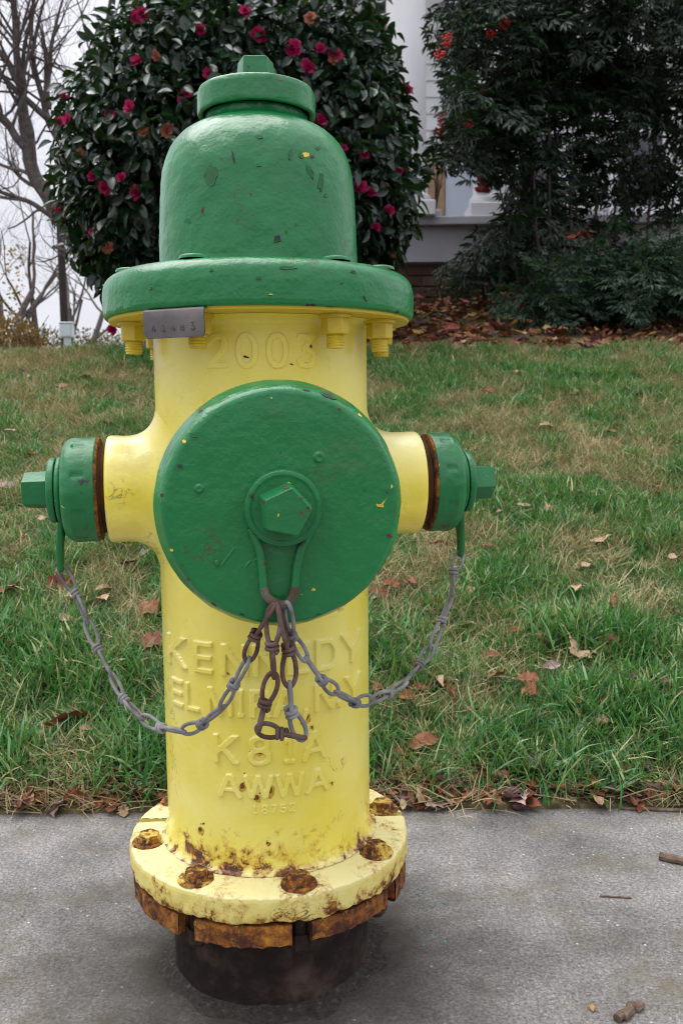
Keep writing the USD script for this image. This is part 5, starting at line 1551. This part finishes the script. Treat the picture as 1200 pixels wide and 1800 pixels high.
# a few rusty leaves still on the slim tree
r_ = np.random.default_rng(3)
pb = np.array([at(r_.uniform(-5, 45), r_.uniform(430, 560), 18.9 + r_.uniform(-.4, .4)) for _ in range(170)])
X, Yv, Z = leaf_axes(unit(r_.normal(0, 1, (170, 3))), unit(r_.normal(0, 1, (170, 3))))
obj('leaves', scatter(leaf_template(.6, 4, .1, .1, .5), pb, X, Yv, Z, r_.uniform(.05, .10, 170)), foliage('rusty_tree_leaf', [(0, (.28, .12, .04)), (1, (.42, .24, .09))], per='island'), '/World/bare_tree_001', smooth=True, kind='stuff')
# pole and utility box
pp = at(113, 565, 16.5)
g0 = float(ground_z(pp[0], pp[1]))
po = lathe([(.075, g0 - .3), (.072, g0 + .3), (.066, float(at(113, 396, 16.5)[2])), (.05, float(at(113, 380, 16.5)[2])), (0, float(at(113, 379, 16.5)[2]))], 14, .01)
po.apply_translation([pp[0], pp[1], 0])
tag(stage.GetPrimAtPath(obj('pole', po, paint('dark_wood', [(.3, (.018, .014, .014)), (.7, (.04, .033, .03))], scale=10, rough=.9), smooth=True)), 'dark slim wooden pole standing behind the pale utility box', 'pole')
ub = at(118, 586, 15.5)
UB = thing('utility_box', 'pale blue utility box on a post at the crest of the lawn', 'utility box', (ub[0], ub[1], 0))
M_BOX = paint('pale_blue_metal', [(.3, (.48, .56, .60)), (.7, (.56, .64, .68))], scale=6, rough=.5)
zt_, zm_ = float(at(118, 566, 15.5)[2]), float(at(118, 593, 15.5)[2])
obj('cabinet', box(-.105, .105, -.08, .08, zm_, zt_ - .03, .008), M_BOX, UB, smooth=False)
obj('lid', box(-.115, .115, -.09, .09, zt_ - .028, zt_, .008), M_BOX, UB, smooth=False)
obj('door', box(-.085, .085, -.09, -.082, zm_ + .02, zt_ - .05, .003), M_BOX, UB, smooth=False)
obj('post', box(-.05, .05, -.05, .05, float(ground_z(ub[0], ub[1])) - .1, zm_ - .002, .004), M_BOX, UB, smooth=False)
# shrubs along the far side of the lawn
M_HEDGE = [foliage('ochre_shrub_leaf', [(0, (.16, .10, .025)), (.6, (.26, .17, .05)), (1, (.10, .10, .03))], trans=.3, tcol=(.25, .16, .04)), foliage('olive_shrub_leaf', [(0, (.09, .085, .03)), (.6, (.14, .13, .05)), (1, (.2, .12, .04))], trans=.3, tcol=(.16, .14, .04))]
for i, (px, Yt, w_, top, lab) in enumerate(((18, 12, .42, 556, 'ochre yellow shrub along the far edge of the lawn at the left'), (-60, 11, .5, 545, 'ochre shrub cut by the left edge of the photo'), (75, 17, .50, 574, 'olive brown shrub left of the utility box'), (160, 19, .6, 578, 'olive shrub between the utility box and the camellia'), (215, 20, .6, 585, 'olive shrub showing under the camellia'))):
    r_ = np.random.default_rng(40 + i)
    c = at(px, top, Yt)
    b = float(ground_z(c[0], c[1]))
    n = 1700
    d = unit(r_.normal(0, 1, (n, 3)))
    Hh = (c[2] - b)
    P = np.array([c[0], c[1], b + Hh * .5]) + d * (r_.uniform(.1, 1, (n, 1)) ** .5) * np.array([w_, .4, Hh * .5]) * (.75 + .5 * meshkit.fbm(d * 3, 2, i)[:, None])
    X, Yv, Z = leaf_axes(unit(d + r_.normal(0, .8, (n, 3))), unit(r_.normal(0, 1, (n, 3)) + [0, 0, 1]))
    s_ = thing('far_shrub', lab, 'shrub')
    obj('foliage', scatter(leaf_template(.5, 4, .1, .1, .5), P, X, Yv, Z, r_.uniform(.04, .085, n)), M_HEDGE[0 if i < 2 else 1], s_, smooth=True, kind='stuff')
    tw = []
    for q in range(12):
        e = np.array([r_.normal(0, w_ * .6), r_.normal(0, .2), Hh * r_.uniform(.7, 1.1)])
        tw.append(tube([np.array([c[0], c[1], b]), np.array([c[0], c[1], b]) + e * .5 + r_.normal(0, .04, 3), np.array([c[0], c[1], b]) + e], [.012, .008, .004], 4))
    obj('stem', cat(tw), M_TWIGS, s_, smooth=False)
